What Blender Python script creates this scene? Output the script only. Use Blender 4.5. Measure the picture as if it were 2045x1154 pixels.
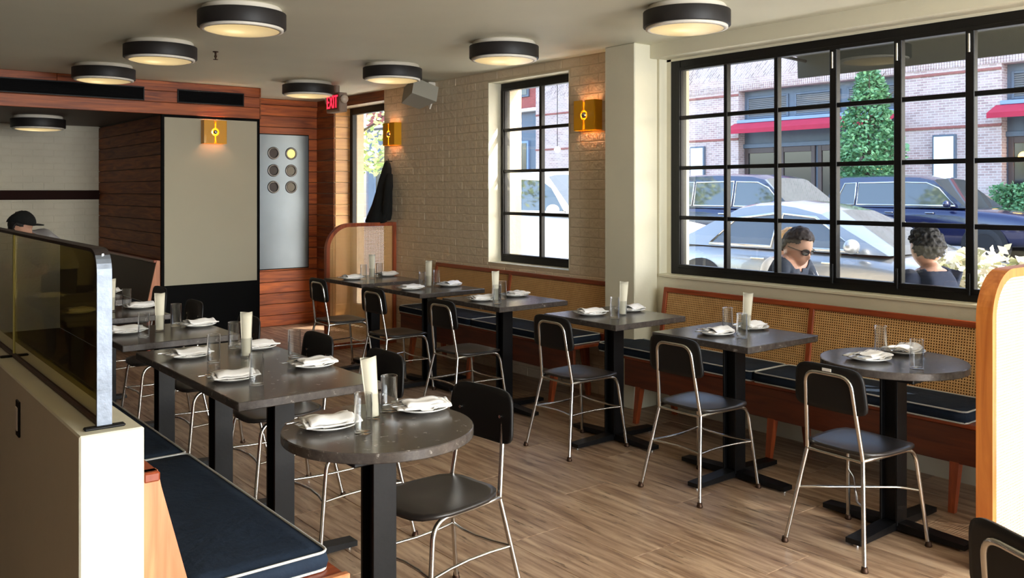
import bpy, bmesh, math, random
from mathutils import Vector, Matrix, Euler, noise
random.seed(7)
SC = bpy.context.scene
COL = SC.collection
PI = math.pi
for o in list(bpy.data.objects):
    bpy.data.objects.remove(o)

# ------------------------------------------------------------------ camera
F_PX = 1775.0
YAW = math.atan(1407.5 / F_PX)
EYE = 1.56
cam_d = bpy.data.cameras.new('camera')
cam_d.sensor_fit = 'HORIZONTAL'
cam_d.sensor_width = 36.0
cam_d.lens = 36.0 * F_PX / 2045.0
cam_d.shift_x = 0.0
cam_d.shift_y = -(577.0 - 380.0) / 2045.0
cam_d.clip_start = 0.05
cam_d.clip_end = 400
cam = bpy.data.objects.new('camera', cam_d)
COL.objects.link(cam)
cam.location = (0, 0, EYE)
cam.rotation_euler = (PI / 2, 0, -YAW)
SC.camera = cam

# ------------------------------------------------------------------ world, sun, exposure
SC.view_settings.view_transform = 'Standard'
SC.view_settings.look = 'None'
SC.view_settings.gamma = 1.0
SC.view_settings.use_curve_mapping = False
SC.view_settings.exposure = 1.75
world = bpy.data.worlds.new('world')
SC.world = world
world.use_nodes = True
wn = world.node_tree
wn.nodes.clear()
sky = wn.nodes.new('ShaderNodeTexSky')
sky.sky_type = 'NISHITA'
sky.sun_disc = False
sky.sun_elevation = math.radians(42)
sky.sun_rotation = math.radians(150)
sky.air_density = 1.0
sky.dust_density = 2.5
sky.ozone_density = 1.0
bg = wn.nodes.new('ShaderNodeBackground')
bg.inputs['Strength'].default_value = 0.42
wo = wn.nodes.new('ShaderNodeOutputWorld')
wn.links.new(sky.outputs[0], bg.inputs['Color'])
wn.links.new(bg.outputs[0], wo.inputs[0])

sun_d = bpy.data.lights.new('sun', 'SUN')
sun_d.energy = 5.0
sun_d.angle = math.radians(0.6)
sun_d.color = (1.0, 0.93, 0.83)
sun = bpy.data.objects.new('sun', sun_d)
COL.objects.link(sun)
sun.location = (20, -30, 30)
sun.rotation_euler = Vector((-0.46, 0.72, -0.66)).to_track_quat('-Z', 'Y').to_euler()


def area(name, loc, target, sx, sy, power, col=(1, 1, 1), spread=180):
    d = bpy.data.lights.new(name, 'AREA')
    d.shape = 'RECTANGLE'
    d.size = sx
    d.size_y = sy
    d.energy = power
    d.color = col
    d.spread = math.radians(spread)
    o = bpy.data.objects.new(name, d)
    COL.objects.link(o)
    o.location = loc
    o.rotation_euler = (Vector(target) - Vector(loc)).to_track_quat('-Z', 'Y').to_euler()
    return o


# added fill lamp outside the rear wall opening, standing in for daylight
area('fill_rear_opening', (2.9, -2.9, 1.5), (2.6, 3.0, 1.1), 2.8, 2.1, 130, (0.90, 0.96, 1.0))

# ------------------------------------------------------------------ materials
MATS = {}


def newmat(name):
    m = bpy.data.materials.new(name)
    m.use_nodes = True
    nt = m.node_tree
    b = nt.nodes['Principled BSDF']
    MATS[name] = m
    return m, nt, b


def srgb(r, g, b):
    def f(c):
        c /= 255.0
        return c / 12.92 if c <= 0.04045 else ((c + 0.055) / 1.055) ** 2.4
    return (f(r), f(g), f(b), 1.0)


def N(nt, t, **kw):
    n = nt.nodes.new(t)
    for k, v in kw.items():
        if k in n.inputs:
            n.inputs[k].default_value = v
        else:
            setattr(n, k, v)
    return n


def L(nt, a, b):
    nt.links.new(a, b)


def plain(name, col, rough=0.6, metal=0.0, var=0.0, scale=8.0, bump=0.0, bscale=60.0, coat=0.0, spec=0.5, stretch=None, coords='Object'):
    m, nt, b = newmat(name)
    b.inputs['Base Color'].default_value = col
    b.inputs['Roughness'].default_value = rough
    b.inputs['Metallic'].default_value = metal
    b.inputs['Specular IOR Level'].default_value = spec
    b.inputs['Coat Weight'].default_value = coat
    tc = N(nt, 'ShaderNodeTexCoord')
    src = tc.outputs[coords]
    if stretch:
        mp = N(nt, 'ShaderNodeMapping')
        mp.inputs['Scale'].default_value = stretch
        L(nt, src, mp.inputs[0])
        src = mp.outputs[0]
    if var > 0:
        nz = N(nt, 'ShaderNodeTexNoise', Scale=scale, Detail=5.0)
        L(nt, src, nz.inputs['Vector'])
        rp = N(nt, 'ShaderNodeValToRGB')
        c = Vector(col[:3])
        rp.color_ramp.elements[0].color = (*(c * (1 - var)), 1)
        rp.color_ramp.elements[1].color = (*[min(1, v) for v in (c * (1 + var))], 1)
        rp.color_ramp.elements[0].position = 0.3
        rp.color_ramp.elements[1].position = 0.7
        L(nt, nz.outputs['Fac'], rp.inputs[0])
        L(nt, rp.outputs[0], b.inputs['Base Color'])
    if bump > 0:
        nb = N(nt, 'ShaderNodeTexNoise', Scale=bscale, Detail=4.0)
        L(nt, src, nb.inputs['Vector'])
        bp = N(nt, 'ShaderNodeBump', Strength=bump, Distance=0.01)
        L(nt, nb.outputs['Fac'], bp.inputs['Height'])
        L(nt, bp.outputs[0], b.inputs['Normal'])
    return m


def wood(name, dark, light, axis='X', rough=0.45, per_obj=0.25, coat=0.2, scale=1.0):
    """long grain along axis, per-object tone, knots"""
    m, nt, b = newmat(name)
    tc = N(nt, 'ShaderNodeTexCoord')
    oi = N(nt, 'ShaderNodeObjectInfo')
    mp = N(nt, 'ShaderNodeMapping')
    s = {'X': (1.2, 14, 14), 'Y': (14, 1.2, 14), 'Z': (14, 14, 1.2)}[axis]
    mp.inputs['Scale'].default_value = tuple(v * scale for v in s)
    L(nt, tc.outputs['Object'], mp.inputs[0])
    ad = N(nt, 'ShaderNodeVectorMath', operation='MULTIPLY_ADD')
    ad.inputs[1].default_value = (0, 0, 0)
    cmb = N(nt, 'ShaderNodeCombineXYZ')
    mul = N(nt, 'ShaderNodeMath', operation='MULTIPLY')
    mul.inputs[1].default_value = 37.0
    L(nt, oi.outputs['Random'], mul.inputs[0])
    for i in range(3):
        L(nt, mul.outputs[0], cmb.inputs[i])
    add = N(nt, 'ShaderNodeVectorMath', operation='ADD')
    L(nt, mp.outputs[0], add.inputs[0])
    L(nt, cmb.outputs[0], add.inputs[1])
    nz = N(nt, 'ShaderNodeTexNoise', Scale=1.6, Detail=8.0, Distortion=1.2)
    L(nt, add.outputs[0], nz.inputs['Vector'])
    rp = N(nt, 'ShaderNodeValToRGB')
    rp.color_ramp.elements[0].color = dark
    rp.color_ramp.elements[1].color = light
    rp.color_ramp.elements[0].position = 0.3
    rp.color_ramp.elements[1].position = 0.68
    L(nt, nz.outputs['Fac'], rp.inputs[0])
    hv = N(nt, 'ShaderNodeHueSaturation')
    mr = N(nt, 'ShaderNodeMapRange')
    mr.inputs['To Min'].default_value = 1 - per_obj
    mr.inputs['To Max'].default_value = 1 + per_obj
    L(nt, oi.outputs['Random'], mr.inputs[0])
    L(nt, mr.outputs[0], hv.inputs['Value'])
    L(nt, rp.outputs[0], hv.inputs['Color'])
    L(nt, hv.outputs[0], b.inputs['Base Color'])
    bp = N(nt, 'ShaderNodeBump', Strength=0.15, Distance=0.004)
    L(nt, nz.outputs['Fac'], bp.inputs['Height'])
    L(nt, bp.outputs[0], b.inputs['Normal'])
    b.inputs['Roughness'].default_value = rough
    b.inputs['Coat Weight'].default_value = coat
    b.inputs['Coat Roughness'].default_value = 0.25
    return m


M_ceiling = plain('ceiling_paint', srgb(218, 214, 192), 0.62, var=0.03, scale=2, bump=0.05, bscale=25)
M_cream = plain('cream_paint', srgb(222, 216, 192), 0.5, var=0.03, scale=3, bump=0.12, bscale=35)
M_paintbrick = plain('painted_brick', srgb(224, 206, 178), 0.5, var=0.04, scale=5, bump=0.7, bscale=28, coords='Object')
M_mortar = plain('painted_mortar', srgb(208, 190, 160), 0.55, var=0.05, scale=6, bump=0.5, bscale=30)
M_darkbrick = plain('back_wall_paint', srgb(214, 207, 186), 0.6, var=0.05, scale=4, bump=0.3, bscale=40)
M_blackmetal = plain('black_steel', srgb(11, 10, 11), 0.45, 0.0, var=0.25, scale=20, bump=0.05, spec=0.28)
M_blackframe = plain('black_window_paint', srgb(12, 11, 12), 0.4, 0.0, var=0.2, scale=15, bump=0.1, spec=.35)
M_chrome = plain('brushed_chrome', srgb(205, 202, 196), 0.22, 1.0, bump=0.02, bscale=200)
M_brass = plain('worn_glide', srgb(70, 50, 38), 0.5, 0.8)
M_seat = plain('dark_seat_board', srgb(40, 35, 32), 0.36, 0.0, var=0.12, scale=6, spec=0.55)
M_seatedge = plain('black_backrest_board', srgb(17, 15, 14), 0.5, 0.0, var=0.1, scale=6, spec=0.35)
M_plank = wood('cedar_plank', srgb(122, 52, 20), srgb(194, 100, 40), 'X', 0.5, 0.2, coat=.05)
M_plankY = wood('cedar_plank_side', srgb(112, 54, 22), srgb(176, 98, 44), 'Y', 0.62, 0.2, coat=0.0)
M_planklit = wood('cedar_plank_lit', srgb(176, 118, 60), srgb(216, 160, 92), 'X', 0.45, 0.12)  # paler copy of the cedar planks, daylight on the reveal painted in
M_benchwood = wood('mahogany_rail', srgb(120, 48, 22), srgb(165, 76, 38), 'Y', 0.35, 0.1)
M_benchwoodX = wood('mahogany_rail_x', srgb(125, 52, 24), srgb(170, 80, 40), 'X', 0.35, 0.1)
M_benchwoodZ = wood('mahogany_post', srgb(125, 52, 24), srgb(175, 84, 42), 'Z', 0.35, 0.1)
M_orangewood = wood('fir_ply', srgb(192, 114, 70), srgb(218, 144, 98), 'Z', 0.4, 0.08)
M_apron = wood('shaded_apron_wood', srgb(84, 36, 18), srgb(116, 54, 28), 'Y', 0.4, 0.08)  # bench wood darkened, shade below the seat is in the colour
M_part_wood = wood('partition_frame_wood', srgb(170, 92, 34), srgb(206, 126, 56), 'Z', 0.35, 0.05)
M_cushion = plain('navy_canvas', srgb(30, 42, 58), 0.85, var=0.18, scale=9, bump=0.35, bscale=40, spec=0.25)
M_piping = plain('white_piping', srgb(200, 200, 196), 0.7)
M_porcelain = plain('porcelain', srgb(236, 234, 228), 0.18, coat=0.5)
M_paper = plain('menu_paper', srgb(206, 199, 178), 0.65)
M_steelplate = plain('brushed_steel_panel', srgb(128, 137, 146), 0.36, 1.0, var=0.08, scale=2.5, bump=0.05, bscale=5)
M_greypanel = plain('warm_grey_panel', srgb(176, 170, 148), 0.6, var=0.02, scale=2)
M_blackpanel = plain('black_panel', srgb(5, 5, 5), 0.7, spec=.1)
M_vent = plain('black_vent', srgb(5, 5, 6), 0.7, spec=.1)
M_yellow = plain('yellow_enamel', srgb(226, 158, 12), 0.35, coat=0.3)
M_white = plain('white_enamel', srgb(232, 224, 210), 0.4)
M_lampblack = plain('lamp_black_band', srgb(30, 26, 25), 0.55)
M_plastic = plain('speaker_grey', srgb(170, 166, 152), 0.5)
M_sign = plain('sign_housing', srgb(150, 128, 112), 0.45)
M_coat = plain('black_wool', srgb(9, 12, 12), 0.95, bump=0.4, bscale=120)
M_tan = plain('brown_panel', srgb(70, 46, 28), 0.6)
M_steel = plain('cutlery_steel', srgb(190, 190, 190), 0.2, 1.0)


def emis(name, col, strength):
    m, nt, b = newmat(name)
    b.inputs['Base Color'].default_value = col
    b.inputs['Emission Color'].default_value = col
    b.inputs['Emission Strength'].default_value = strength
    return m


def glass_thin(name, tint=(1, 1, 1, 1), refl=1.0):
    m, nt, b = newmat(name)
    nt.nodes.remove(b)
    out = nt.nodes['Material Output']
    tr = N(nt, 'ShaderNodeBsdfTransparent', Color=tint)
    gl = N(nt, 'ShaderNodeBsdfGlossy', Roughness=0.0)
    gl.inputs['Color'].default_value = (1, 1, 1, 1)
    fr = N(nt, 'ShaderNodeFresnel', IOR=1.5)
    mx = N(nt, 'ShaderNodeMixShader')
    geo = N(nt, 'ShaderNodeNewGeometry')
    ior = N(nt, 'ShaderNodeMapRange')
    ior.inputs['To Min'].default_value = 1.5
    ior.inputs['To Max'].default_value = 1 / 1.5
    L(nt, geo.outputs['Backfacing'], ior.inputs[0])
    L(nt, ior.outputs[0], fr.inputs['IOR'])
    ml = N(nt, 'ShaderNodeMath', operation='MULTIPLY')
    ml.inputs[1].default_value = refl
    L(nt, fr.outputs[0], ml.inputs[0])
    L(nt, ml.outputs[0], mx.inputs[0])
    L(nt, tr.outputs[0], mx.inputs[1])
    L(nt, gl.outputs[0], mx.inputs[2])
    L(nt, mx.outputs[0], out.inputs['Surface'])
    return m


M_pane = glass_thin('window_glass', (0.97, 0.98, 0.98, 1), 1.3)
M_amber = glass_thin('smoked_amber_glass', srgb(176, 164, 116), 1.2)


def tumbler_glass():
    m = glass_thin('tumbler_glass', (.955, .96, .96, 1), 1.3)
    nt = m.node_tree
    mx = [n for n in nt.nodes if n.type == 'MIX_SHADER'][0]
    ml = [n for n in nt.nodes if n.type == 'MATH'][0]
    lw = N(nt, 'ShaderNodeLayerWeight', Blend=0.5)
    pw = N(nt, 'ShaderNodeMath', operation='POWER')
    pw.inputs[1].default_value = 2.6
    L(nt, lw.outputs['Facing'], pw.inputs[0])
    ma = N(nt, 'ShaderNodeMath', operation='MULTIPLY_ADD', use_clamp=True)
    ma.inputs[1].default_value = 0.55
    L(nt, pw.outputs[0], ma.inputs[0])
    L(nt, ml.outputs[0], ma.inputs[2])
    L(nt, ma.outputs[0], mx.inputs[0])
    return m


def real_glass():
    m, nt, b = newmat('solid_glass')
    b.inputs['Base Color'].default_value = (1, 1, 1, 1)
    b.inputs['Roughness'].default_value = 0.0
    b.inputs['IOR'].default_value = 1.45
    b.inputs['Transmission Weight'].default_value = 1.0
    return m


M_glass = tumbler_glass()


def stone_mat():
    m, nt, b = newmat('dark_engineered_stone')
    tc = N(nt, 'ShaderNodeTexCoord')
    oi = N(nt, 'ShaderNodeObjectInfo')
    add = N(nt, 'ShaderNodeVectorMath', operation='ADD')
    L(nt, tc.outputs['Object'], add.inputs[0])
    L(nt, oi.outputs['Location'], add.inputs[1])
    v = N(nt, 'ShaderNodeTexNoise', Scale=30.0, Detail=8.0, Roughness=0.7)
    L(nt, add.outputs[0], v.inputs['Vector'])
    rp = N(nt, 'ShaderNodeValToRGB')
    e = rp.color_ramp.elements
    e[0].position = 0.34
    e[0].color = srgb(58, 53, 50)
    e[1].position = 0.62
    e[1].color = srgb(80, 73, 68)
    x = e.new(0.67)
    x.color = srgb(140, 134, 128)
    L(nt, v.outputs['Fac'], rp.inputs[0])
    L(nt, rp.outputs[0], b.inputs['Base Color'])
    b.inputs['Roughness'].default_value = 0.22
    b.inputs['Specular IOR Level'].default_value = 0.5
    bp = N(nt, 'ShaderNodeBump', Strength=0.025, Distance=0.002)
    L(nt, v.outputs['Fac'], bp.inputs['Height'])
    L(nt, bp.outputs[0], b.inputs['Normal'])
    return m


M_stone = stone_mat()


def travertine_mat():
    m, nt, b = newmat('vein_cut_travertine')
    geo = N(nt, 'ShaderNodeNewGeometry')
    oi = N(nt, 'ShaderNodeObjectInfo')
    mp = N(nt, 'ShaderNodeMapping')
    mp.inputs['Scale'].default_value = (26, 2.0, 1)
    L(nt, geo.outputs['Position'], mp.inputs[0])
    mul = N(nt, 'ShaderNodeMath', operation='MULTIPLY')
    mul.inputs[1].default_value = 50.0
    L(nt, oi.outputs['Random'], mul.inputs[0])
    cmb = N(nt, 'ShaderNodeCombineXYZ')
    L(nt, mul.outputs[0], cmb.inputs[0])
    L(nt, mul.outputs[0], cmb.inputs[1])
    add = N(nt, 'ShaderNodeVectorMath', operation='ADD')
    L(nt, mp.outputs[0], add.inputs[0])
    L(nt, cmb.outputs[0], add.inputs[1])
    n1 = N(nt, 'ShaderNodeTexNoise', Scale=1.0, Detail=7.0, Roughness=0.62, Distortion=0.35)
    L(nt, add.outputs[0], n1.inputs['Vector'])
    rp = N(nt, 'ShaderNodeValToRGB')
    e = rp.color_ramp.elements
    e[0].position = 0.30
    e[0].color = srgb(108, 78, 56)
    e[1].position = 0.70
    e[1].color = srgb(196, 168, 138)
    e.new(0.47).color = srgb(154, 124, 98)
    L(nt, n1.outputs['Fac'], rp.inputs[0])
    # dark pits strung along the vein
    mp2 = N(nt, 'ShaderNodeMapping')
    mp2.inputs['Scale'].default_value = (46, 4.2, 1)
    L(nt, geo.outputs['Position'], mp2.inputs[0])
    n2 = N(nt, 'ShaderNodeTexNoise', Scale=1.0, Detail=6.0, Roughness=0.72)
    L(nt, mp2.outputs[0], n2.inputs['Vector'])
    rp2 = N(nt, 'ShaderNodeValToRGB')
    rp2.color_ramp.elements[0].position = 0.35
    rp2.color_ramp.elements[0].color = (0.28, 0.25, 0.22, 1)
    rp2.color_ramp.elements[1].position = 0.43
    rp2.color_ramp.elements[1].color = (1, 1, 1, 1)
    L(nt, n2.outputs['Fac'], rp2.inputs[0])
    mx = N(nt, 'ShaderNodeMix', data_type='RGBA', blend_type='MULTIPLY')
    mx.inputs[0].default_value = 0.9
    L(nt, rp.outputs[0], mx.inputs[6])
    L(nt, rp2.outputs[0], mx.inputs[7])
    hv = N(nt, 'ShaderNodeHueSaturation')
    mr = N(nt, 'ShaderNodeMapRange')
    mr.inputs['To Min'].default_value = 0.93
    mr.inputs['To Max'].default_value = 1.07
    L(nt, oi.outputs['Random'], mr.inputs[0])
    L(nt, mr.outputs[0], hv.inputs['Value'])
    L(nt, mx.outputs[2], hv.inputs['Color'])
    L(nt, hv.outputs[0], b.inputs['Base Color'])
    b.inputs['Roughness'].default_value = 0.42
    bp = N(nt, 'ShaderNodeBump', Strength=0.25, Distance=0.002)
    L(nt, rp2.outputs[0], bp.inputs['Height'])
    L(nt, bp.outputs[0], b.inputs['Normal'])
    return m


M_floor = travertine_mat()


def cane_mat(name, ax, ay, col_a, col_b, hole=0.5, pitch=0.0125):
    """woven cane: square-grid openings (transparent) between strands, along object axes ax/ay"""
    m, nt, b = newmat(name)
    out = nt.nodes['Material Output']
    tc = N(nt, 'ShaderNodeTexCoord')
    sp = N(nt, 'ShaderNodeSeparateXYZ')
    L(nt, tc.outputs['Object'], sp.inputs[0])

    def wave(axis):
        mu = N(nt, 'ShaderNodeMath', operation='MULTIPLY')
        mu.inputs[1].default_value = 1.0 / pitch
        L(nt, sp.outputs[axis], mu.inputs[0])
        fr = N(nt, 'ShaderNodeMath', operation='FRACT')
        L(nt, mu.outputs[0], fr.inputs[0])
        sb = N(nt, 'ShaderNodeMath', operation='SUBTRACT')
        sb.inputs[1].default_value = 0.5
        L(nt, fr.outputs[0], sb.inputs[0])
        ab = N(nt, 'ShaderNodeMath', operation='ABSOLUTE')
        L(nt, sb.outputs[0], ab.inputs[0])
        return ab.outputs[0]
    wx, wy = wave(ax), wave(ay)
    mxm = N(nt, 'ShaderNodeMath', operation='MAXIMUM')
    L(nt, wx, mxm.inputs[0])
    L(nt, wy, mxm.inputs[1])
    lt = N(nt, 'ShaderNodeMath', operation='LESS_THAN')
    lt.inputs[1].default_value = hole * 0.5
    L(nt, mxm.outputs[0], lt.inputs[0])
    nz = N(nt, 'ShaderNodeTexNoise', Scale=20.0, Detail=3.0)
    L(nt, tc.outputs['Object'], nz.inputs['Vector'])
    rp = N(nt, 'ShaderNodeValToRGB')
    rp.color_ramp.elements[0].color = col_a
    rp.color_ramp.elements[1].color = col_b
    L(nt, nz.outputs['Fac'], rp.inputs[0])
    L(nt, rp.outputs[0], b.inputs['Base Color'])
    b.inputs['Roughness'].default_value = 0.55
    bp = N(nt, 'ShaderNodeBump', Strength=0.5, Distance=0.004)
    L(nt, mxm.outputs[0], bp.inputs['Height'])
    L(nt, bp.outputs[0], b.inputs['Normal'])
    tr = N(nt, 'ShaderNodeBsdfTransparent')
    mx = N(nt, 'ShaderNodeMixShader')
    L(nt, lt.outputs[0], mx.inputs[0])
    L(nt, b.outputs[0], mx.inputs[1])
    L(nt, tr.outputs[0], mx.inputs[2])
    L(nt, mx.outputs[0], out.inputs['Surface'])
    return m


CA, CB = srgb(208, 154, 92), srgb(238, 192, 130)
M_caneYZ = cane_mat('cane_bench', 'Y', 'Z', CA, CB, 0.52, 0.0145)
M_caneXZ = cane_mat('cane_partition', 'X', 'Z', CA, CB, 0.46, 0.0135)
M_caneXZsun = cane_mat('sunlit_cane_partition', 'X', 'Z', srgb(232, 200, 156), srgb(246, 222, 186), 0.45, 0.0125)  # near cane made paler, sun glare put into the colour
M_cane_back = plain('cane_backing', srgb(96, 58, 28), 0.8)


def napkin_mat():
    m, nt, b = newmat('striped_napkin')
    at = N(nt, 'ShaderNodeAttribute', attribute_name='stripe')
    rp = N(nt, 'ShaderNodeValToRGB')
    rp.color_ramp.interpolation = 'CONSTANT'
    e = rp.color_ramp.elements
    white, blue = srgb(234, 230, 226), srgb(62, 70, 112)
    e[0].position = 0
    e[0].color = white
    e[1].position = 0.66
    e[1].color = blue
    e.new(0.69).color = white
    e.new(0.73).color = blue
    e.new(0.742).color = white
    L(nt, at.outputs['Fac'], rp.inputs[0])
    L(nt, rp.outputs[0], b.inputs['Base Color'])
    b.inputs['Roughness'].default_value = 0.9
    tc = N(nt, 'ShaderNodeTexCoord')
    nz = N(nt, 'ShaderNodeTexNoise', Scale=90.0, Detail=2.0)
    L(nt, tc.outputs['Object'], nz.inputs['Vector'])
    bp = N(nt, 'ShaderNodeBump', Strength=0.2, Distance=0.004)
    L(nt, nz.outputs['Fac'], bp.inputs['Height'])
    L(nt, bp.outputs[0], b.inputs['Normal'])
    return m


M_napkin = napkin_mat()


# ------------------------------------------------------------------ mesh helpers
def orth(d):
    d = Vector(d).normalized()
    u = d.cross(Vector((0, 0, 1)))
    if u.length < 1e-4:
        u = Vector((1, 0, 0))
    u.normalize()
    return u, d.cross(u).normalized()


class MB:
    def __init__(self):
        self.v, self.f, self.mi, self.sm, self.cur, self.cs = [], [], [], [], 0, False
        self.attr = None

    def add(self, vs, fs, smooth=None):
        n = len(self.v)
        self.v += [tuple(p) for p in vs]
        for f in fs:
            self.f.append(tuple(i + n for i in f))
            self.mi.append(self.cur)
            self.sm.append(self.cs if smooth is None else smooth)
        return self

    def box(self, lo, hi, mat=None):
        x0, y0, z0 = lo
        x1, y1, z1 = hi
        vs = [(x0, y0, z0), (x1, y0, z0), (x1, y1, z0), (x0, y1, z0), (x0, y0, z1), (x1, y0, z1), (x1, y1, z1), (x0, y1, z1)]
        if mat is not None:
            vs = [mat @ Vector(p) for p in vs]
        return self.add(vs, [(0, 3, 2, 1), (4, 5, 6, 7), (0, 1, 5, 4), (1, 2, 6, 5), (2, 3, 7, 6), (3, 0, 4, 7)], False)

    def bbox(self, lo, hi, b=0.004, mat=None):
        """box with chamfered edges (all 12)"""
        x0, y0, z0 = lo
        x1, y1, z1 = hi
        b = min(b, (x1 - x0) * .45, (y1 - y0) * .45, (z1 - z0) * .45)
        bm = bmesh.new()
        bmesh.ops.create_cube(bm, size=1)
        for v in bm.verts:
            v.co = ((x0 + x1) / 2 + v.co.x * (x1 - x0), (y0 + y1) / 2 + v.co.y * (y1 - y0), (z0 + z1) / 2 + v.co.z * (z1 - z0))
        bmesh.ops.bevel(bm, geom=list(bm.edges), offset=b, segments=1, affect='EDGES', profile=0.5)
        vs = [v.co.copy() for v in bm.verts]
        if mat is not None:
            vs = [mat @ p for p in vs]
        for i, v in enumerate(bm.verts):
            v.index = i
        fs = [[v.index for v in f.verts] for f in bm.faces]
        bm.free()
        return self.add(vs, fs, False)

    def cyl(self, p0, p1, r0, r1=None, n=16, caps=True, smooth=True):
        r1 = r0 if r1 is None else r1
        p0, p1 = Vector(p0), Vector(p1)
        u, w = orth(p1 - p0)
        vs = []
        for p, r in ((p0, r0), (p1, r1)):
            for k in range(n):
                a = 2 * PI * k / n
                vs.append(p + u * (math.cos(a) * r) + w * (math.sin(a) * r))
        fs = [(k, (k + 1) % n, n + (k + 1) % n, n + k) for k in range(n)]
        self.add(vs, fs, smooth)
        if caps:
            self.add(vs[:n], [tuple(range(n - 1, -1, -1))], False)
            self.add(vs[n:], [tuple(range(n))], False)
        return self

    def tube(self, pts, r, n=10, closed=False, caps=True):
        pts = [Vector(p) for p in pts]
        m = len(pts)
        rings = []
        pu = None
        for i in range(m):
            if closed:
                d = pts[(i + 1) % m] - pts[(i - 1) % m]
            else:
                d = pts[min(i + 1, m - 1)] - pts[max(i - 1, 0)]
            d.normalize()
            if pu is None:
                u, _ = orth(d)
            else:
                u = (pu - d * pu.dot(d))
                if u.length < 1e-5:
                    u, _ = orth(d)
                u.normalize()
            w = d.cross(u)
            pu = u
            rr = r[i] if isinstance(r, (list, tuple)) else r
            rings.append([pts[i] + u * (math.cos(2 * PI * k / n) * rr) + w * (math.sin(2 * PI * k / n) * rr) for k in range(n)])
        vs = [p for ring in rings for p in ring]
        fs = []
        for i in range(m if closed else m - 1):
            j = (i + 1) % m
            for k in range(n):
                a, b2 = i * n + k, i * n + (k + 1) % n
                c, d2 = j * n + (k + 1) % n, j * n + k
                fs.append((a, b2, c, d2))
        self.add(vs, fs, True)
        if caps and not closed:
            self.add(rings[0], [tuple(range(n - 1, -1, -1))], False)
            self.add(rings[-1], [tuple(range(n))], False)
        return self

    def lathe(self, prof, c=(0, 0, 0), n=32, axis='Z', smooth=True, mat=None):
        cx, cy, cz = c
        vs = []
        for r, z in prof:
            for k in range(n):
                a = 2 * PI * k / n
                if axis == 'Z':
                    p = Vector((r * math.cos(a), r * math.sin(a), z))
                elif axis == 'Y':
                    p = Vector((r * math.cos(a), z, r * math.sin(a)))
                else:
                    p = Vector((z, r * math.cos(a), r * math.sin(a)))
                if mat is not None:
                    p = mat @ p
                vs.append(p + Vector((cx, cy, cz)))
        fs = []
        for i in range(len(prof) - 1):
            for k in range(n):
                fs.append((i * n + k, i * n + (k + 1) % n, (i + 1) * n + (k + 1) % n, (i + 1) * n + k))
        return self.add(vs, fs, smooth)

    def prism(self, poly, lo, hi, axis='Y', smooth_side=False):
        """poly: list of 2D points; extruded along axis between lo and hi"""
        def P(a, b2, t):
            return {'X': (t, a, b2), 'Y': (a, t, b2), 'Z': (a, b2, t)}[axis]
        n = len(poly)
        v0 = [P(a, b2, lo) for a, b2 in poly]
        v1 = [P(a, b2, hi) for a, b2 in poly]
        self.add(v0, [tuple(range(n))], False)
        self.add(v1, [tuple(range(n - 1, -1, -1))], False)
        self.add(v0 + v1, [(k, n + k, n + (k + 1) % n, (k + 1) % n) for k in range(n)], smooth_side)
        return self

    def sphere(self, c, r, n=16, m=10, sc=(1, 1, 1), fn=None):
        vs, fs = [], []
        c = Vector(c)
        for i in range(m + 1):
            th = PI * i / m
            for k in range(n):
                a = 2 * PI * k / n
                d = Vector((math.sin(th) * math.cos(a) * sc[0], math.sin(th) * math.sin(a) * sc[1], math.cos(th) * sc[2]))
                p = c + d * r
                if fn:
                    p = fn(p, d)
                vs.append(p)
        for i in range(m):
            for k in range(n):
                fs.append((i * n + k, (i + 1) * n + k, (i + 1) * n + (k + 1) % n, i * n + (k + 1) % n))
        return self.add(vs, fs, True)

    def mesh(self, name, mats):
        me = bpy.data.meshes.new(name)
        me.from_pydata(self.v, [], self.f)
        if not isinstance(mats, (list, tuple)):
            mats = [mats]
        for m in mats:
            me.materials.append(m)
        me.polygons.foreach_set('material_index', self.mi)
        me.polygons.foreach_set('use_smooth', self.sm)
        if self.attr:
            a = me.attributes.new('stripe', 'FLOAT', 'POINT')
            a.data.foreach_set('value', self.attr)
        me.validate()
        me.update()
        return me

    def build(self, name, mats, parent=None, loc=None, rotz=None, fix=True):
        me = self.mesh(name, mats)
        if fix:
            bm = bmesh.new()
            bm.from_mesh(me)
            bmesh.ops.recalc_face_normals(bm, faces=bm.faces)
            bm.to_mesh(me)
            bm.free()
        return obj(name, me, parent, loc, rotz)


def obj(name, me, parent=None, loc=None, rotz=None):
    o = bpy.data.objects.new(name, me)
    COL.objects.link(o)
    if parent:
        o.parent = parent
    if loc is not None:
        o.location = loc
    if rotz is not None:
        o.rotation_euler = (0, 0, rotz)
    return o


def tag(o, label, cat, group=None, kind=None):
    o['label'] = label
    o['category'] = cat
    if group:
        o['group'] = group
    if kind:
        o['kind'] = kind
    return o


def thing(name, label, cat, loc=(0, 0, 0), rotz=0.0, group=None):
    o = bpy.data.objects.new(name, None)
    o.empty_display_size = 0.1
    COL.objects.link(o)
    o.location = loc
    o.rotation_euler = (0, 0, rotz)
    return tag(o, label, cat, group)


def struct(o):
    o['kind'] = 'structure'
    return o


def copy_tree(o, parent=None):
    c = o.copy()
    COL.objects.link(c)
    c.parent = parent
    for ch in list(o.children):
        if ch.parent == o:
            copy_tree(ch, c)
    return c


def dup(src, loc, rotz, label, group=None, parent=None):
    c = copy_tree(src)
    c.location = loc
    c.rotation_euler = (0, 0, rotz)
    c['label'] = label
    if group:
        c['group'] = group
    return c


def bez(p0, p1, p2, n=6):
    """quadratic corner"""
    p0, p1, p2 = Vector(p0), Vector(p1), Vector(p2)
    return [p0 * (1 - t) ** 2 + p1 * 2 * t * (1 - t) + p2 * t * t for t in [i / n for i in range(n + 1)]]


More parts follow.
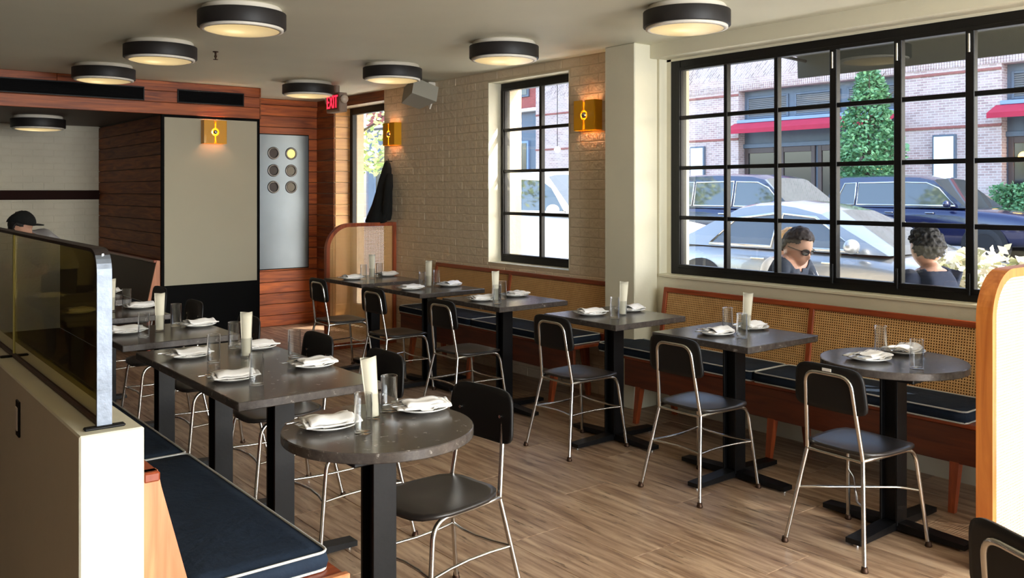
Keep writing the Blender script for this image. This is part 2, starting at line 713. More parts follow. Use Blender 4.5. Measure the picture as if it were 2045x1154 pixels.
def rounded(pts, r, n=5, closed=False):
    """polyline with rounded corners"""
    pts = [Vector(p) for p in pts]
    out = []
    m = len(pts)
    for i, p in enumerate(pts):
        if not closed and (i == 0 or i == m - 1):
            out.append(p)
            continue
        a, c = pts[(i - 1) % m], pts[(i + 1) % m]
        ra = min(r, (a - p).length * .45)
        rc = min(r, (c - p).length * .45)
        out += bez(p + (a - p).normalized() * ra, p, p + (c - p).normalized() * rc, n)
    return out


def rrect(x0, y0, x1, y1, r, n=5):
    out = []
    for cx, cy, a0 in ((x1 - r, y1 - r, 0), (x0 + r, y1 - r, 90), (x0 + r, y0 + r, 180), (x1 - r, y0 + r, 270)):
        for k in range(n + 1):
            a = math.radians(a0 + 90 * k / n)
            out.append((cx + r * math.cos(a), cy + r * math.sin(a)))
    return out


# ================================================================== STRUCTURE
CEIL = 2.61
XW, XL, XB = 4.74, 4.84, 4.76      # brick wall, wall under big window, beam face
YE = 8.77                          # soffit / grey panel plane
YB = 9.70                          # plank wall behind
YBK = 11.1                         # far wall of the alcove
XLEFT = -1.1
YREAR = -2.6

# floor: vein cut travertine slabs, each its own object, over a screed
fl = struct(MB().box((XLEFT, YREAR, -0.12), (5.1, YBK + .2, -0.012)).build('floor', M_mortar))
sw, sl = 0.305, 1.22
ix = 0
x = 0.0
tile_me = None
while x < 4.95:
    off = (ix * 0.37) % 1.0 * sl
    y = 0.6 - off
    while y < YB:
        x1, y0, y1 = min(x + sw, XL + 0.1), y, y + sl
        if y1 > 0.2:
            if tile_me is None:
                tile_me = MB().bbox((0.0008, 0.0008, -0.012), (sw - .0008, sl - .0008, 0), 0.0015).mesh('tile', M_floor)
            t_ = obj('tile', tile_me, fl, (x, y, 0))
        y += sl
    x += sw
    ix += 1
# remaining strip of floor left of the slabs
MB().box((XLEFT, YREAR, -0.012), (-0.001, YBK, -0.0005)).build('floor_strip', M_tan, fl)
MB().box((0, YREAR, -0.012), (4.95, -0.62, -0.0005)).build('floor_strip', M_floor, fl)

# ceiling with cove beam
struct(MB().box((XLEFT, YREAR, CEIL), (5.1, YBK + .2, CEIL + .2)).build('ceiling', M_ceiling))
struct(MB().box((XLEFT, YE + 0.03, 2.30), (2.66, YBK, 2.36)).build('ceiling_alcove', M_tan))


# --- right wall: brick part with window and door openings
def wall_boxes(mb, axis, a0, a1, holes, z0, z1, t0, t1):
    """solid wall between coords with rectangular holes [(s0,s1,h0,h1)] sorted"""
    cur = a0
    for s0, s1, h0, h1 in holes:
        segs = [(cur, s0, z0, z1), (s0, s1, z0, h0), (s0, s1, h1, z1)]
        for p, q, r, s in segs:
            if q - p > 1e-4 and s - r > 1e-4:
                if axis == 'Y':
                    mb.box((t0, p, r), (t1, q, s))
                else:
                    mb.box((p, t0, r), (q, t1, s))
        cur = s1
    if a1 - cur > 1e-4:
        if axis == 'Y':
            mb.box((t0, cur, z0), (t1, a1, z1))
        else:
            mb.box((cur, t0, z0), (a1, t1, z1))
    return mb


W2 = (5.245, 6.32, 0.92, 2.52)
W3 = (8.136, 9.255, 0.06, 2.505)
wr = struct(wall_boxes(MB(), 'Y', 4.70, YB, [W2, W3], 0, CEIL, XW + 0.0012, 5.12).build('wall_right', M_mortar))
# individual painted bricks on the visible face
bl, bh = 0.212, 0.0745
brick_full = None
rowz = 0.0
bricks = []
r_i = 0
z = 0.0
while z + bh < CEIL - 0.001:
    y = 4.70 - (0.5 * bl if r_i % 2 else 0)
    while y < 8.13:
        y0, y1 = max(y, 4.703), min(y + bl, 8.134)
        z0, z1 = z, z + bh
        y += bl
        cuts = [(y0, y1)]
        if z1 > W2[2] and z0 < W2[3]:
            cuts = []
            if y0 < W2[0]:
                cuts.append((y0, min(y1, W2[0])))
            if y1 > W2[1]:
                cuts.append((max(y0, W2[1]), y1))
        for a, b_ in cuts:
            if b_ - a > 0.02:
                bricks.append((a, b_, z0, z1))
    z += bh
    r_i += 1
bricks.sort(key=lambda q: (0 if q[2] > 0.86 else 1, q[0]))
mcache = {}
rest = MB()
for i, (a, b_, z0, z1) in enumerate(bricks):
    pr = random.uniform(-0.0005, 0.0015)
    if i < 300:
        k = round(b_ - a, 3)
        if k not in mcache:
            mcache[k] = MB().bbox((-0.004, 0.003, 0.003), (0.015, k - .003, bh - .003), 0.003).mesh('brick', M_paintbrick)
        obj('brick', mcache[k], wr, (XW + 0.0038 - pr, a, z0))
    else:
        rest.bbox((XW - .002 - pr, a + .003, z0 + .003), (XW + .015, b_ - .003, z1 - .003), 0.003)
o = rest.build('brickwork', M_paintbrick, wr)
o['kind'] = 'stuff'
# wooden reveal + header around the entrance glazing
o = MB().box((XW - 0.004, 8.14, 2.505), (XW + 0.006, YB, CEIL)).build('header_board', M_plankY, wr)
zz = 0.0
while zz < 2.5:
    z1 = min(zz + 0.127, 2.505)
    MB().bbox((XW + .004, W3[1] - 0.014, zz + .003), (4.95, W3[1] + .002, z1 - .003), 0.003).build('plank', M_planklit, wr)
    MB().bbox((XW - 0.012, W3[1] + .0, zz + .003), (XW + .004, YB - .016, z1 - .003), 0.003).build('plank', M_plankY, wr)
    zz += 0.127

# --- window wall (nearer part)
WB = (1.36, 4.385, 0.955, 2.51)
DOOR = (0.10, 1.00, 0.0, 2.35)
ws = struct(wall_boxes(MB(), 'Y', YREAR, 4.70, [(-2.3, -0.35, 0.9, 2.4), DOOR, WB], 0, CEIL, XL, 5.12).build('wall_window', M_cream))
MB().box((XB, YREAR, 2.51), (XL + .001, 4.40, CEIL)).build('beam', M_cream, ws)
MB().bbox((XL - 0.012, 1.36, 0.935), (XL + .09, 4.385, 0.957), 0.004).build('sill', M_cream, ws)
MB().box((XL - .012, 1.70, 0.0), (XL, 4.40, 0.11)).build('skirting', M_cream, ws)
pl = struct(MB().bbox((4.60, 4.402, 0), (XL, 4.703, CEIL), 0.006).build('pilaster', M_cream))


# --- steel windows
def frame_bar(mb, y0, y1, z0, z1, x0, x1):
    mb.bbox((x0, min(y0, y1), min(z0, z1)), (x1, max(y0, y1), max(z0, z1)), 0.003)


def steel_window(name, X, ys, zs, outer, thick=(), parent=None):
    """ys: mullion centres incl. both pane edges; zs likewise (ascending)."""
    y_lo, y_hi, z_lo, z_hi = outer
    mb = MB()
    # outer frame
    frame_bar(mb, y_lo, ys[0] + .012, z_lo, z_hi, X, X + .06)
    frame_bar(mb, ys[-1] - .012, y_hi, z_lo, z_hi, X, X + .06)
    frame_bar(mb, ys[0], ys[-1], z_lo, zs[0] + .004, X, X + .06)
    frame_bar(mb, ys[0], ys[-1], zs[-1] - .004, z_hi, X, X + .06)
    # stepped inner rebate
    frame_bar(mb, ys[0] - .01, ys[-1] + .01, zs[0] - .018, zs[0] + .006, X - .012, X + .03)
    frame_bar(mb, ys[0] - .01, ys[-1] + .01, zs[-1] - .006, zs[-1] + .018, X - .012, X + .03)
    frame_bar(mb, ys[0] - .018, ys[0] + .006, zs[0], zs[-1], X - .012, X + .03)
    frame_bar(mb, ys[-1] - .006, ys[-1] + .018, zs[0], zs[-1], X - .012, X + .03)
    fr = struct(mb.build(name, M_blackframe))
    for i, y in enumerate(ys[1:-1]):
        w = 0.024 if i in thick else 0.015
        MB().bbox((X - .008, y - w, zs[0]), (X + .035, y + w, zs[-1]), 0.003).build('mullion', M_blackframe, fr)
        if i in thick:
            MB().bbox((X - .022, y - .007, zs[0] - .03), (X - .006, y + .007, zs[0] + .09), 0.003).build('latch', M_blackmetal, fr)
            MB().cyl((X - .016, y, zs[-1] - .02), (X - .016, y, zs[-1] - .12), .006, n=10).build('hinge', M_chrome, fr)
    for z in zs[1:-1]:
        MB().bbox((X - .004, ys[0], z - .0135), (X + .03, ys[-1], z + .0135), 0.003).build('glazing_bar', M_blackframe, fr)
    for i in range(len(ys) - 1):
        for j in range(len(zs) - 1):
            MB().box((X + .012, ys[i] + .002, zs[j] + .002), (X + .013, ys[i + 1] - .002, zs[j + 1] - .002)).build('pane', M_pane, fr)
    return fr


XF = 4.92
ys = [1.40, 1.81, 2.222, 2.627, 3.038, 3.447, 3.851, 4.262]
steel_window('window_1', XF, ys, [1.022, 1.364, 1.72, 2.08, 2.425], (1.362, 4.345, 0.957, 2.494), thick=(1, 2, 3))
MB().box((XF - .0, 4.345, .957), (XF + .2, 4.386, 2.51)).build('window_reveal', M_cream, ws)
MB().box((XF - .0, 1.36, 2.494), (XF + .2, 4.386, 2.512)).build('window_reveal', M_cream, ws)
steel_window('window_2', 4.88, [5.28, 5.76, 6.27], [0.99, 1.355, 1.73, 2.095, 2.45], (5.245, 6.32, 0.925, 2.515))
# bright painted reveal of window 2
MB().box((XW - .002, W2[0] + .001, W2[2] + .0005), (4.885, W2[1] - .001, W2[2] + .006)).build('sill', M_cream, wr)
MB().box((XW - .001, W2[1] - .008, W2[2] + .004), (4.885, W2[1] - .001, W2[3] - .008)).build('window_reveal', M_cream, wr)
MB().box((XW - .001, W2[0] + .001, W2[2] + .004), (4.885, W2[0] + .008, W2[3] - .008)).build('window_reveal', M_cream, wr)
MB().box((XW - .001, W2[0] + .001, W2[3] - .008), (4.885, W2[1] - .001, W2[3] - .001)).build('window_reveal', M_cream, wr)
# entrance glazing
wd = MB()
wd.bbox((4.93, W3[1] - .075, .06), (4.99, W3[1] - .014, 2.505), .003)
wd.bbox((4.93, W3[0], .06), (4.99, W3[0] + .05, 2.505), .003)
wd.bbox((4.93, W3[0] + .05, 2.43), (4.99, W3[1] - .075, 2.505), .003)
wd.bbox((4.93, W3[0] + .05, .06), (4.99, W3[1] - .075, .26), .003)
wd = struct(wd.build('window_3', M_blackframe))
MB().box((4.955, W3[0] + .05, .26), (4.957, W3[1] - .075, 2.43)).build('pane', M_pane, wd)
# far street door beside the camera side (source of the sun on the cane screen)
dd = MB()
dd.bbox((4.95, .10, 0.0), (4.99, .15, 2.35), .003)
dd.bbox((4.95, .95, 0.0), (4.99, 1.00, 2.35), .003)
dd.bbox((4.95, .15, 2.29), (4.99, .95, 2.35), .003)
dd.bbox((4.95, .15, 0.0), (4.99, .95, .12), .003)
dd = struct(dd.build('door_1', M_blackframe))
MB().box((4.968, .15, .12), (4.97, .95, 2.29)).build('pane', M_pane, dd)

# --- rear and left walls (behind the camera)
rw = struct(wall_boxes(MB(), 'X', XLEFT, 5.12, [(1.3, 4.4, 0.3, 2.45)], 0, CEIL, YREAR - .2, YREAR).build('wall_rear', M_tan))
struct(MB().box((XLEFT - .2, YREAR, 0), (XLEFT, YBK, CEIL)).build('wall_left', M_tan))

# --- end wall plank section behind, right of the block
wb = struct(MB().box((3.64, YB, 0), (5.1, YB + .2, CEIL)).build('wall_back', M_tan))
z = 0.0
while z < CEIL - .01:
    z1 = min(z + .127, CEIL)
    MB().bbox((3.62, YB - .016, z + .003), (XW, YB + .002, z1 - .003), 0.003).build('plank', M_plank, wb)
    z += .127
# --- block with grey panel
bk = struct(MB().box((2.675, YE + .015, 0), (3.64, YBK, 2.295)).build('wall_block', M_tan))
z = 0.0
while z < 2.29 - .01:
    z1 = min(z + .127, 2.29)
    MB().bbox((2.66, YE + .02, z + .003), (2.68, YBK, z1 - .003), 0.003).build('plank', M_plankY, bk)
    z += .127
MB().bbox((2.66, YE - .002, 0), (2.69, YE + .02, 2.29), .002).build('corner_trim', M_blackpanel, bk)
MB().bbox((3.615, YE - .002, 0), (3.645, YE + .02, 2.29), .002).build('corner_trim', M_blackpanel, bk)
MB().bbox((2.69, YE - .002, 2.265), (3.615, YE + .02, 2.29), .002).build('corner_trim', M_blackpanel, bk)
MB().box((2.69, YE, .64), (3.615, YE + .015, 2.265)).build('grey_panel', M_greypanel, bk)
MB().box((2.69, YE - .004, 0), (3.615, YE + .015, .64)).build('black_dado', M_blackpanel, bk)
# --- soffit with three courses of boards
sf = struct(MB().box((XLEFT, YE + .005, 2.30), (3.64, YE + .12, CEIL)).build('trim_soffit', M_tan))
MB().box((2.66, YE + .12, 2.295), (3.64, YBK, CEIL)).build('soffit_fill', M_tan, sf)
for z0, z1, segs in ((2.290, 2.405, ((XLEFT, 1.1), (1.1, 3.64))), (2.405, 2.512, ((XLEFT, 2.2), (2.2, 3.64))), (2.512, CEIL, ((XLEFT, 1.75), (1.75, 3.64)))):
    for a, b_ in segs:
        MB().bbox((a + .001, YE - .012, z0 + .002), (b_ - .001, YE + .01, z1 - .002), .003).build('plank', M_plank, sf)
for x in (3.64,):
    for z0, z1 in ((2.29, 2.405), (2.405, 2.512), (2.512, CEIL)):
        MB().bbox((x - .001, YE - .012, z0 + .002), (x + .014, YB - .02, z1 - .002), .003).build('plank', M_plankY, sf)


def vent(x0, x1, label):
    t = thing('air_vent', label, 'vent', ((x0 + x1) / 2, YE - .012, 2.475), 0, 'black slot vents in the wooden soffit')
    w = (x1 - x0) / 2
    mb = MB()
    mb.bbox((-w, -.012, -.066), (w, 0, -.054), .002)
    mb.bbox((-w, -.012, .054), (w, 0, .066), .002)
    mb.bbox((-w, -.012, -.054), (-w + .012, 0, .054), .002)
    mb.bbox((w - .012, -.012, -.054), (w, 0, .054), .002)
    mb.build('frame', M_blackmetal, t)
    MB().box((-w + .012, -.003, -.054), (w - .012, 0, .054)).build('backing', M_vent, t)
    me = MB().bbox((-w + .012, -.009, -.002), (w - .012, -.003, .002), .0005).mesh('slat', M_vent)
    for k in range(7):
        obj('slat', me, t, (0, 0, -.042 + k * .014))
    return t


vent(-0.9, 2.50, 'long black slot vent at the left of the wooden soffit')
vent(2.806, 3.47, 'short black slot vent above the grey panel')

# --- alcove back wall with dark rail
ab = struct(MB().box((XLEFT, YBK, 0), (2.68, YBK + .2, 2.36)).build('wall_alcove', M_darkbrick))
bw2 = MB()
z = 0.9
r = 0
while z < 2.3:
    x = -1.0 - (.1 if r % 2 else 0)
    while x < 2.66:
        bw2.bbox((x + .004, YBK - .004, z + .004), (min(x + .21, 2.66) - .004, YBK + .01, min(z + .0745, 2.3) - .004), .003)
        x += .212
    z += .0745
    r += 1
o = bw2.build('brickwork', M_darkbrick, ab)
o['kind'] = 'stuff'
MB().bbox((XLEFT, YBK - .03, 1.455), (2.66, YBK, 1.56), .005).build('dark_rail', plain('dark_rail_paint', srgb(44, 24, 20), .8, spec=.15), ab)

# --- steel clad door with six portholes on the plank wall
dr = MB()
dx0, dx1, dz0, dz1 = 3.70, 4.61, 0.664, 2.196
door = struct(MB().bbox((dx0 - .012, YB - .030, dz0 - .012), (dx1 + .012, YB - .016, dz1 + .012), .003).build('door_2', M_blackmetal))
cols = ((4.02, 4.29))
HOLES = []
for cx in (4.18, 4.395):
    for cz in (1.985, 1.787, 1.597):
        HOLES.append((cx, cz))
# steel sheet with round holes: tessellate each cell around hole
sheet = MB()
yf = YB - .036


def sheet_cell(x0, x1, z0, z1, cx, cz, r, n=32):
    ring = [(cx + r * math.cos(2 * PI * k / n), cz + r * math.sin(2 * PI * k / n)) for k in range(n)]
    outer = []
    for k in range(n):
        a = 2 * PI * k / n
        dx, dz = math.cos(a), math.sin(a)
        tt = min(((x1 - cx) / dx) if dx > 1e-6 else ((x0 - cx) / dx) if dx < -1e-6 else 9, ((z1 - cz) / dz) if dz > 1e-6 else ((z0 - cz) / dz) if dz < -1e-6 else 9)
        outer.append((cx + dx * tt, cz + dz * tt))
    vs = [(a, yf, b_) for a, b_ in ring] + [(a, yf, b_) for a, b_ in outer]
    sheet.add(vs, [(k, n + k, n + (k + 1) % n, (k + 1) % n) for k in range(n)], False)
    # corner triangles
    for (px, pz) in ((x1, z1), (x0, z1), (x0, z0), (x1, z0)):
        best = sorted(range(n), key=lambda k: (outer[k][0] - px) ** 2 + (outer[k][1] - pz) ** 2)[:2]
        k1, k2 = sorted(best)
        if (k1, k2) == (0, n - 1):
            k1, k2 = k2, k1
        sheet.add([(px, yf, pz), (outer[k1][0], yf, outer[k1][1]), (outer[k2][0], yf, outer[k2][1])], [(0, 1, 2)], False)


zc = [2.085, 1.886, 1.692, 1.50]
for ci, (x0, x1) in enumerate(((4.072, 4.2875), (4.2875, 4.503))):
    for r in range(3):
        sheet_cell(x0, x1, zc[r + 1], zc[r], HOLES[ci * 3 + r][0], HOLES[ci * 3 + r][1], .058)
for q in ((dx0, 4.072, dz0, dz1), (4.503, dx1, dz0, dz1), (4.072, 4.503, zc[0], dz1), (4.072, 4.503, dz0, zc[3])):
    sheet.add([(q[0], yf, q[2]), (q[1], yf, q[2]), (q[1], yf, q[3]), (q[0], yf, q[3])], [(0, 1, 2, 3)], False)
sheet.build('steel_sheet', M_steelplate, door, fix=False)
M_ringsteel = plain('ring_steel', srgb(120, 116, 112), .35, .9)
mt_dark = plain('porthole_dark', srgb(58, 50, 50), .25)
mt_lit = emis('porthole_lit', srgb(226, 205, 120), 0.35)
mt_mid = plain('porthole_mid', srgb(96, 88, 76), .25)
for i, (cx, cz) in enumerate(HOLES):
    ring = MB().lathe([(.052, .002), (.052, -.008), (.066, -.010), (.072, -.004), (.072, .004)], (cx, yf, cz), 32, 'Y').build('porthole_ring', M_ringsteel, door)
    disc = MB().lathe([(.0001, 0), (.053, 0)], (cx, yf + .004, cz), 32, 'Y').build('porthole_pane', mt_lit if i == 3 else (mt_dark if i < 3 else mt_mid), door)


MB().bbox((0.9, YREAR - 3.2, 2.62), (4.8, YREAR - .22, 2.70), .01).build('rear_sun_blocker', M_blackmetal, rw)  # unseen slab added outside to keep direct sun out of the rear opening

# ================================================================== FURNITURE
TT = 0.78     # table top height


# ---- low wall with smoked screen
lw = struct(MB().bbox((0.51, 2.31, 0), (0.66, 8.6, 0.97), 0.004).build('wall_low', M_cream))
sw_ = thing('wall_socket', 'narrow outlet plate on the dark side of the low cream wall', 'outlet', (0.51, 3.08, 0.86))
MB().bbox((-.006, -.024, -.055), (0, .024, .055), .002).build('plate', M_blackmetal, sw_)
MB().bbox((-.009, -.015, -.036), (-.006, .015, .036), .002).build('cover', M_white, sw_)

M_olivedge = plain('frosted_glass_edge', srgb(150, 150, 112), .7)
scr = thing('glass_screen', 'smoked amber glass screen with bent steel frame on the low wall', 'screen', (0.578, 2.36, 0.97))
# flat bar: post, curved corner, top rail
path = [Vector((0, 0, 0.0)), Vector((0, 0, .37))] + bez((0, 0, .38), (0, 0, .44), (0, .07, .44), 8) + [Vector((0, 5.9, .44))]
fb = MB()
hw, th = 0.0175, 0.009
vs = []
for i, p in enumerate(path):
    a = path[max(i - 1, 0)]
    b_ = path[min(i + 1, len(path) - 1)]
    d = (b_ - a).normalized()
    nrm = Vector((0, -d.z, d.y))
    for sx, sn in ((-1, -1), (1, -1), (1, 1), (-1, 1)):
        vs.append(p + Vector((sx * hw, 0, 0)) + nrm * (sn * th / 2))
fs = []
for i in range(len(path) - 1):
    for k in range(4):
        fs.append((i * 4 + k, i * 4 + (k + 1) % 4, (i + 1) * 4 + (k + 1) % 4, (i + 1) * 4 + k))
sp_ = 6
m1_ = plain('scratched_steel', srgb(120, 128, 140), 0.5, 0.7, var=.25, scale=14, bump=.1)
m2_ = plain('steel_rail_dark_reflection', srgb(52, 44, 42), .55, .2, var=.2, scale=10, spec=.3)  # same steel as the post, its dark reflections put into the colour
for nm_, a_, b2_, mm_ in (('post', 0, sp_, m1_), ('top_rail', sp_, len(path) - 1, m2_)):
    sub = vs[a_ * 4:(b2_ + 1) * 4]
    ff = [tuple(q - a_ * 4 for q in f) for f in fs[a_ * 4:b2_ * 4]]
    ff += [(3, 2, 1, 0), tuple(len(sub) - 4 + k for k in range(4))]
    MB().add(sub, ff, False).build(nm_, mm_, scr)
MB().box((-.003, .012, .012), (.003, 1.205, .432)).build('pane', M_amber, scr)
MB().box((-.003, 1.215, .012), (.003, 3.4, .432)).build('pane', M_amber, scr)
MB().box((-.003, 3.41, .012), (.003, 5.88, .432)).build('pane', M_amber, scr)
for y in (1.21, 3.405, 5.885):
    MB().bbox((-.007, y - .004, 0), (.007, y + .004, .432), .001).build('divider', M_olivedge, scr)
MB().bbox((-.011, .01, 0), (.011, 5.9, .012), .002).build('channel', plain('brown_channel', srgb(62, 36, 26), .5), scr)
for y in (0.0, 1.21, 3.405):
    MB().bbox((-.048, y - .014, 0), (.048, y + .006, .008), .003).build('foot_plate', M_blackmetal, scr)


# ---- tables
def cross_base(t, h):
    """black steel column with flanges on a cross foot"""
    mb = MB()
    s, e = .043, .0055
    mb.bbox((-s, -s, .035), (s, -s + 2 * e, h), .001)
    mb.bbox((-s, s - 2 * e, .035), (s, s, h), .001)
    mb.bbox((-e * 3, -s + 2 * e, .035), (e * 3, s - 2 * e, h), .001)
    mb.build('column', M_blackmetal, t)
    for k in range(2):
        m = Matrix.Rotation(k * PI / 2, 4, 'Z')
        f = MB()
        prof = [(-.34, .012), (-.34, .034), (-.06, .046), (.06, .046), (.34, .034), (.34, .012)]
        z_off = .001 * k
        for sgn in (0,):
            n = len(prof)
            v0 = [m @ Vector((a, -.036, b_ + z_off)) for a, b_ in prof]
            v1 = [m @ Vector((a, .036, b_ + z_off)) for a, b_ in prof]
            f.add(v0, [tuple(range(n))], False)
            f.add(v1, [tuple(range(n - 1, -1, -1))], False)
            f.add(v0 + v1, [(q, n + q, n + (q + 1) % n, (q + 1) % n) for q in range(n)], False)
        f.build('foot', M_blackmetal, t)
    for k in range(4):
        a = k * PI / 2
        MB().cyl((.315 * math.cos(a), .315 * math.sin(a), 0), (.315 * math.cos(a), .315 * math.sin(a), .014), .016, n=12).build('glide', M_chrome, t)


def table(name, label, cx, cy, sx, sy, posts, group, round_=False):
    t = thing(name, label, 'table', (cx, cy, 0), 0, group)
    if round_:
        r = sx / 2
        mb = MB()
        mb.lathe([(0.0001, TT), (r - .003, TT)], n=72, smooth=False)
        mb.lathe([(r - .003, TT), (r, TT - .003)], n=72)
        mb.lathe([(r, TT - .003), (r, TT - .030)], n=72)
        mb.lathe([(r, TT - .030), (r - .003, TT - .033)], n=72)
        mb.lathe([(r - .003, TT - .033), (0.0001, TT - .033)], n=72, smooth=False)
        mb.build('table_top', M_stone, t)
    else:
        MB().bbox((-sx / 2, -sy / 2, TT - .034), (sx / 2, sy / 2, TT), .003).build('table_top', M_stone, t)
    for (py) in posts:
        sub = MB().bbox((-.2, py - .2, TT - .056), (.2, py + .2, TT - .034), .004).build('support_plate', M_blackmetal, t)
    if len(posts) == 1 and posts[0] == 0:
        cross_base(t, TT - .05)
    else:
        for py in posts:
            n0 = set(t.children)
            cross_base(t, TT - .05)
            for c in t.children:
                if c not in n0:
                    c.location.y = py
    return t


G_T = 'dark stone café tables'
TR = []
table('round_table', 'round dark stone café table beside the tall cane screen at the right', 3.925, 2.12, .64, .64, [0], G_T, True)
for cy, lab in ((3.045, 'square dark stone table right of the white pilaster, next to the round one'),
                (3.965, 'square dark stone table in front of the white pilaster'),
                (5.02, 'square dark stone table nearest the pilaster of the far row of three'),
                (6.00, 'square dark stone table in the middle of the far row of three'),
                (6.90, 'square dark stone table at the end, against the far cane partition')):
    cx = 3.96 if cy < 4.5 else 3.91
    table('square_table', lab, cx, cy, .61, .64 if cy < 4.5 else .68, [0], G_T)
table('round_table', 'round dark stone table in the foreground at the left', 1.485, 2.585, .63, .63, [0], G_T, True)
table('long_table', 'long dark stone table for four behind the foreground round table', 1.54, 3.83, .60, 1.30, [-.34, .34], G_T)
table('square_table', 'square dark stone table behind the long table for four', 1.54, 5.02, .60, .62, [0], G_T)
table('square_table', 'square dark stone table partly hidden by the steel screen post', 1.50, 6.05, .60, .62, [0], G_T)
table('square_table', 'farthest square table of the left row, at the grey panel block', 1.53, 7.02, .60, .62, [0], G_T)


# ---- chairs
def make_chair(label, xbrace=False):
    t = thing('dining_chair', label, 'chair', (0, 0, 0), 0, 'black board chairs on chrome tube frames')
    R = .0095
    # back hoop (above the bend)
    hoop = rounded([(-.155, .137, .425), (-.205, .110, .775), (-.205, -.110, .775), (-.155, -.137, .425)], .055, 6)
    MB().tube(hoop, R, 12).build('back_frame', M_chrome, t)
    for s in (1, -1):
        lg = MB().tube([(-.232, s * .195, .012), (-.155, s * .137, .425)], R, 12)
        lo = lg.build('leg', M_chrome, t)
        MB().lathe([(.0001, 0), (.014, 0), (.016, .006), (.013, .012), (.012, .024), (.0001, .024)], (-.234, s * .197, 0), 14).build('glide', M_brass, lo)
        fl_ = MB().tube(rounded([(-.155, s * .137, .425), (-.10, s * .15, .430), (.185, s * .165, .432), (.235, s * .198, .012)], .07, 7), R, 12)
        fo = fl_.build('leg', M_chrome, t)
        MB().lathe([(.0001, 0), (.014, 0), (.016, .006), (.013, .012), (.012, .024), (.0001, .024)], (.236, s * .199, 0), 14).build('glide', M_brass, fo)
    zb = .245

    def leg_at(front, s, z):
        if front:
            k = (z - .012) / .40
            return Vector((.235 - .045 * k, s * (.198 - .03 * k), z))
        k = (z - .012) / .413
        return Vector((-.232 + .077 * k, s * (.195 - .058 * k), z))
    if xbrace:
        for a, b_ in (((False, 1), (True, -1)), ((False, -1), (True, 1))):
            p, q = leg_at(a[0], a[1], zb), leg_at(b_[0], b_[1], zb)
            i1, i2 = p.lerp(q, .14) + Vector((0, -a[1] * .02, 0)), p.lerp(q, .86) + Vector((0, -b_[1] * .02, 0))
            p2, q2 = p.copy(), q.copy()
            MB().tube(rounded([p2, i1 + Vector((0, 0, .008 * a[1])), i2 + Vector((0, 0, .008 * a[1])), q2], .03, 4), .0058, 8).build('brace', M_chrome, t)
    else:
        cs = [(False, 1), (True, 1), (True, -1), (False, -1)]
        for k in range(4):
            p, q = leg_at(*cs[k], zb), leg_at(*cs[(k + 1) % 4], zb)
            mid = (p + q) / 2
            c = -mid.copy()
            c.z = 0
            MB().tube([p, p.lerp(mid, .5) + c * .10, mid + c * .14, q.lerp(mid, .5) + c * .10, q], .0058, 8).build('stretcher', M_chrome, t)
    # cross rail under seat rear
    MB().tube([(-.156, .137, .42), (-.156, -.137, .42)], .007, 8).build('rear_rail', M_chrome, t)
    # seat board: rounded, dished
    n, m = 28, 9
    vs, fs = [], []
    for layer in (0, 1):
        for i in range(m + 1):
            rr = i / m
            for k in range(n):
                a = 2 * PI * k / n
                ca, sa = math.cos(a), math.sin(a)
                e = 3.6
                q = (abs(ca) ** e + abs(sa) ** e) ** (-1 / e)
                X = rr * ca * q * .203 + .028
                Y = rr * sa * q * (.182 + .012 * ca)
                if rr > .8 and ca < 0:
                    X += (rr - .8) * .06 * (1 - abs(sa))
                z = .452 - .010 * math.exp(-((X - .0) ** 2 + Y ** 2) / .012) - (.012 * max(0, (X - .16) / .07) ** 2 if X > .16 else 0) + .008 * max(0, (-X - .08) / .1)
                if layer == 1:
                    z -= .013
                vs.append((X, Y, z))
    per = (m + 1) * n
    for layer in (0, 1):
        for i in range(m):
            for k in range(n):
                f = (layer * per + i * n + k, layer * per + (i + 1) * n + k, layer * per + (i + 1) * n + (k + 1) % n, layer * per + i * n + (k + 1) % n)
                fs.append(f)
    for k in range(n):
        fs.append((m * n + k, per + m * n + k, per + m * n + (k + 1) % n, m * n + (k + 1) % n))
    MB().add(vs, fs, True).build('seat', M_seat, t)
    # backrest board: bent ply, rounded rectangle
    nu, nv = 24, 10
    vs, fs = [], []
    pts = {}
    hw_, hh = .172, .098
    for layer in (0, 1):
        for j in range(nv + 1):
            for i in range(nu + 1):
                u = -1 + 2 * i / nu
                v = -1 + 2 * j / nv
                # squircle mapping for rounded corners (bigger at top)
                e = 5.0 if v > 0 else 7.0
                q = (abs(u) ** e + abs(v) ** e) ** (1 / e) if (u or v) else 1
                mx_ = max(abs(u), abs(v), 1e-6)
                uu, vv = u * mx_ / q, v * mx_ / q
                Y = uu * hw_ * (1 - .05 * vv)
                Z = .715 + vv * hh
                X = -.190 - (Z - .60) * .09 + .26 * Y * Y + (0 if layer == 0 else .011)
                vs.append((X, Y, Z))
    W = nu + 1
    P2 = W * (nv + 1)
    for layer in (0, 1):
        for j in range(nv):
            for i in range(nu):
                fs.append(tuple(layer * P2 + w_ for w_ in (j * W + i, j * W + i + 1, (j + 1) * W + i + 1, (j + 1) * W + i)))
    bd = [i for i in range(nu)] + [j * W + nu for j in range(nv)] + [nv * W + i for i in range(nu, 0, -1)] + [j * W for j in range(nv, 0, -1)]
    for a, b_ in zip(bd, bd[1:] + bd[:1]):
        fs.append((a, b_, P2 + b_, P2 + a))
    MB().add(vs, fs, True).build('backrest', M_seatedge, t)
    for s in (-1, 1):
        MB().cyl((-.2, s * .112, .715), (-.178, s * .112, .715), .006, n=10).build('rivet', M_chrome, t)
    return t


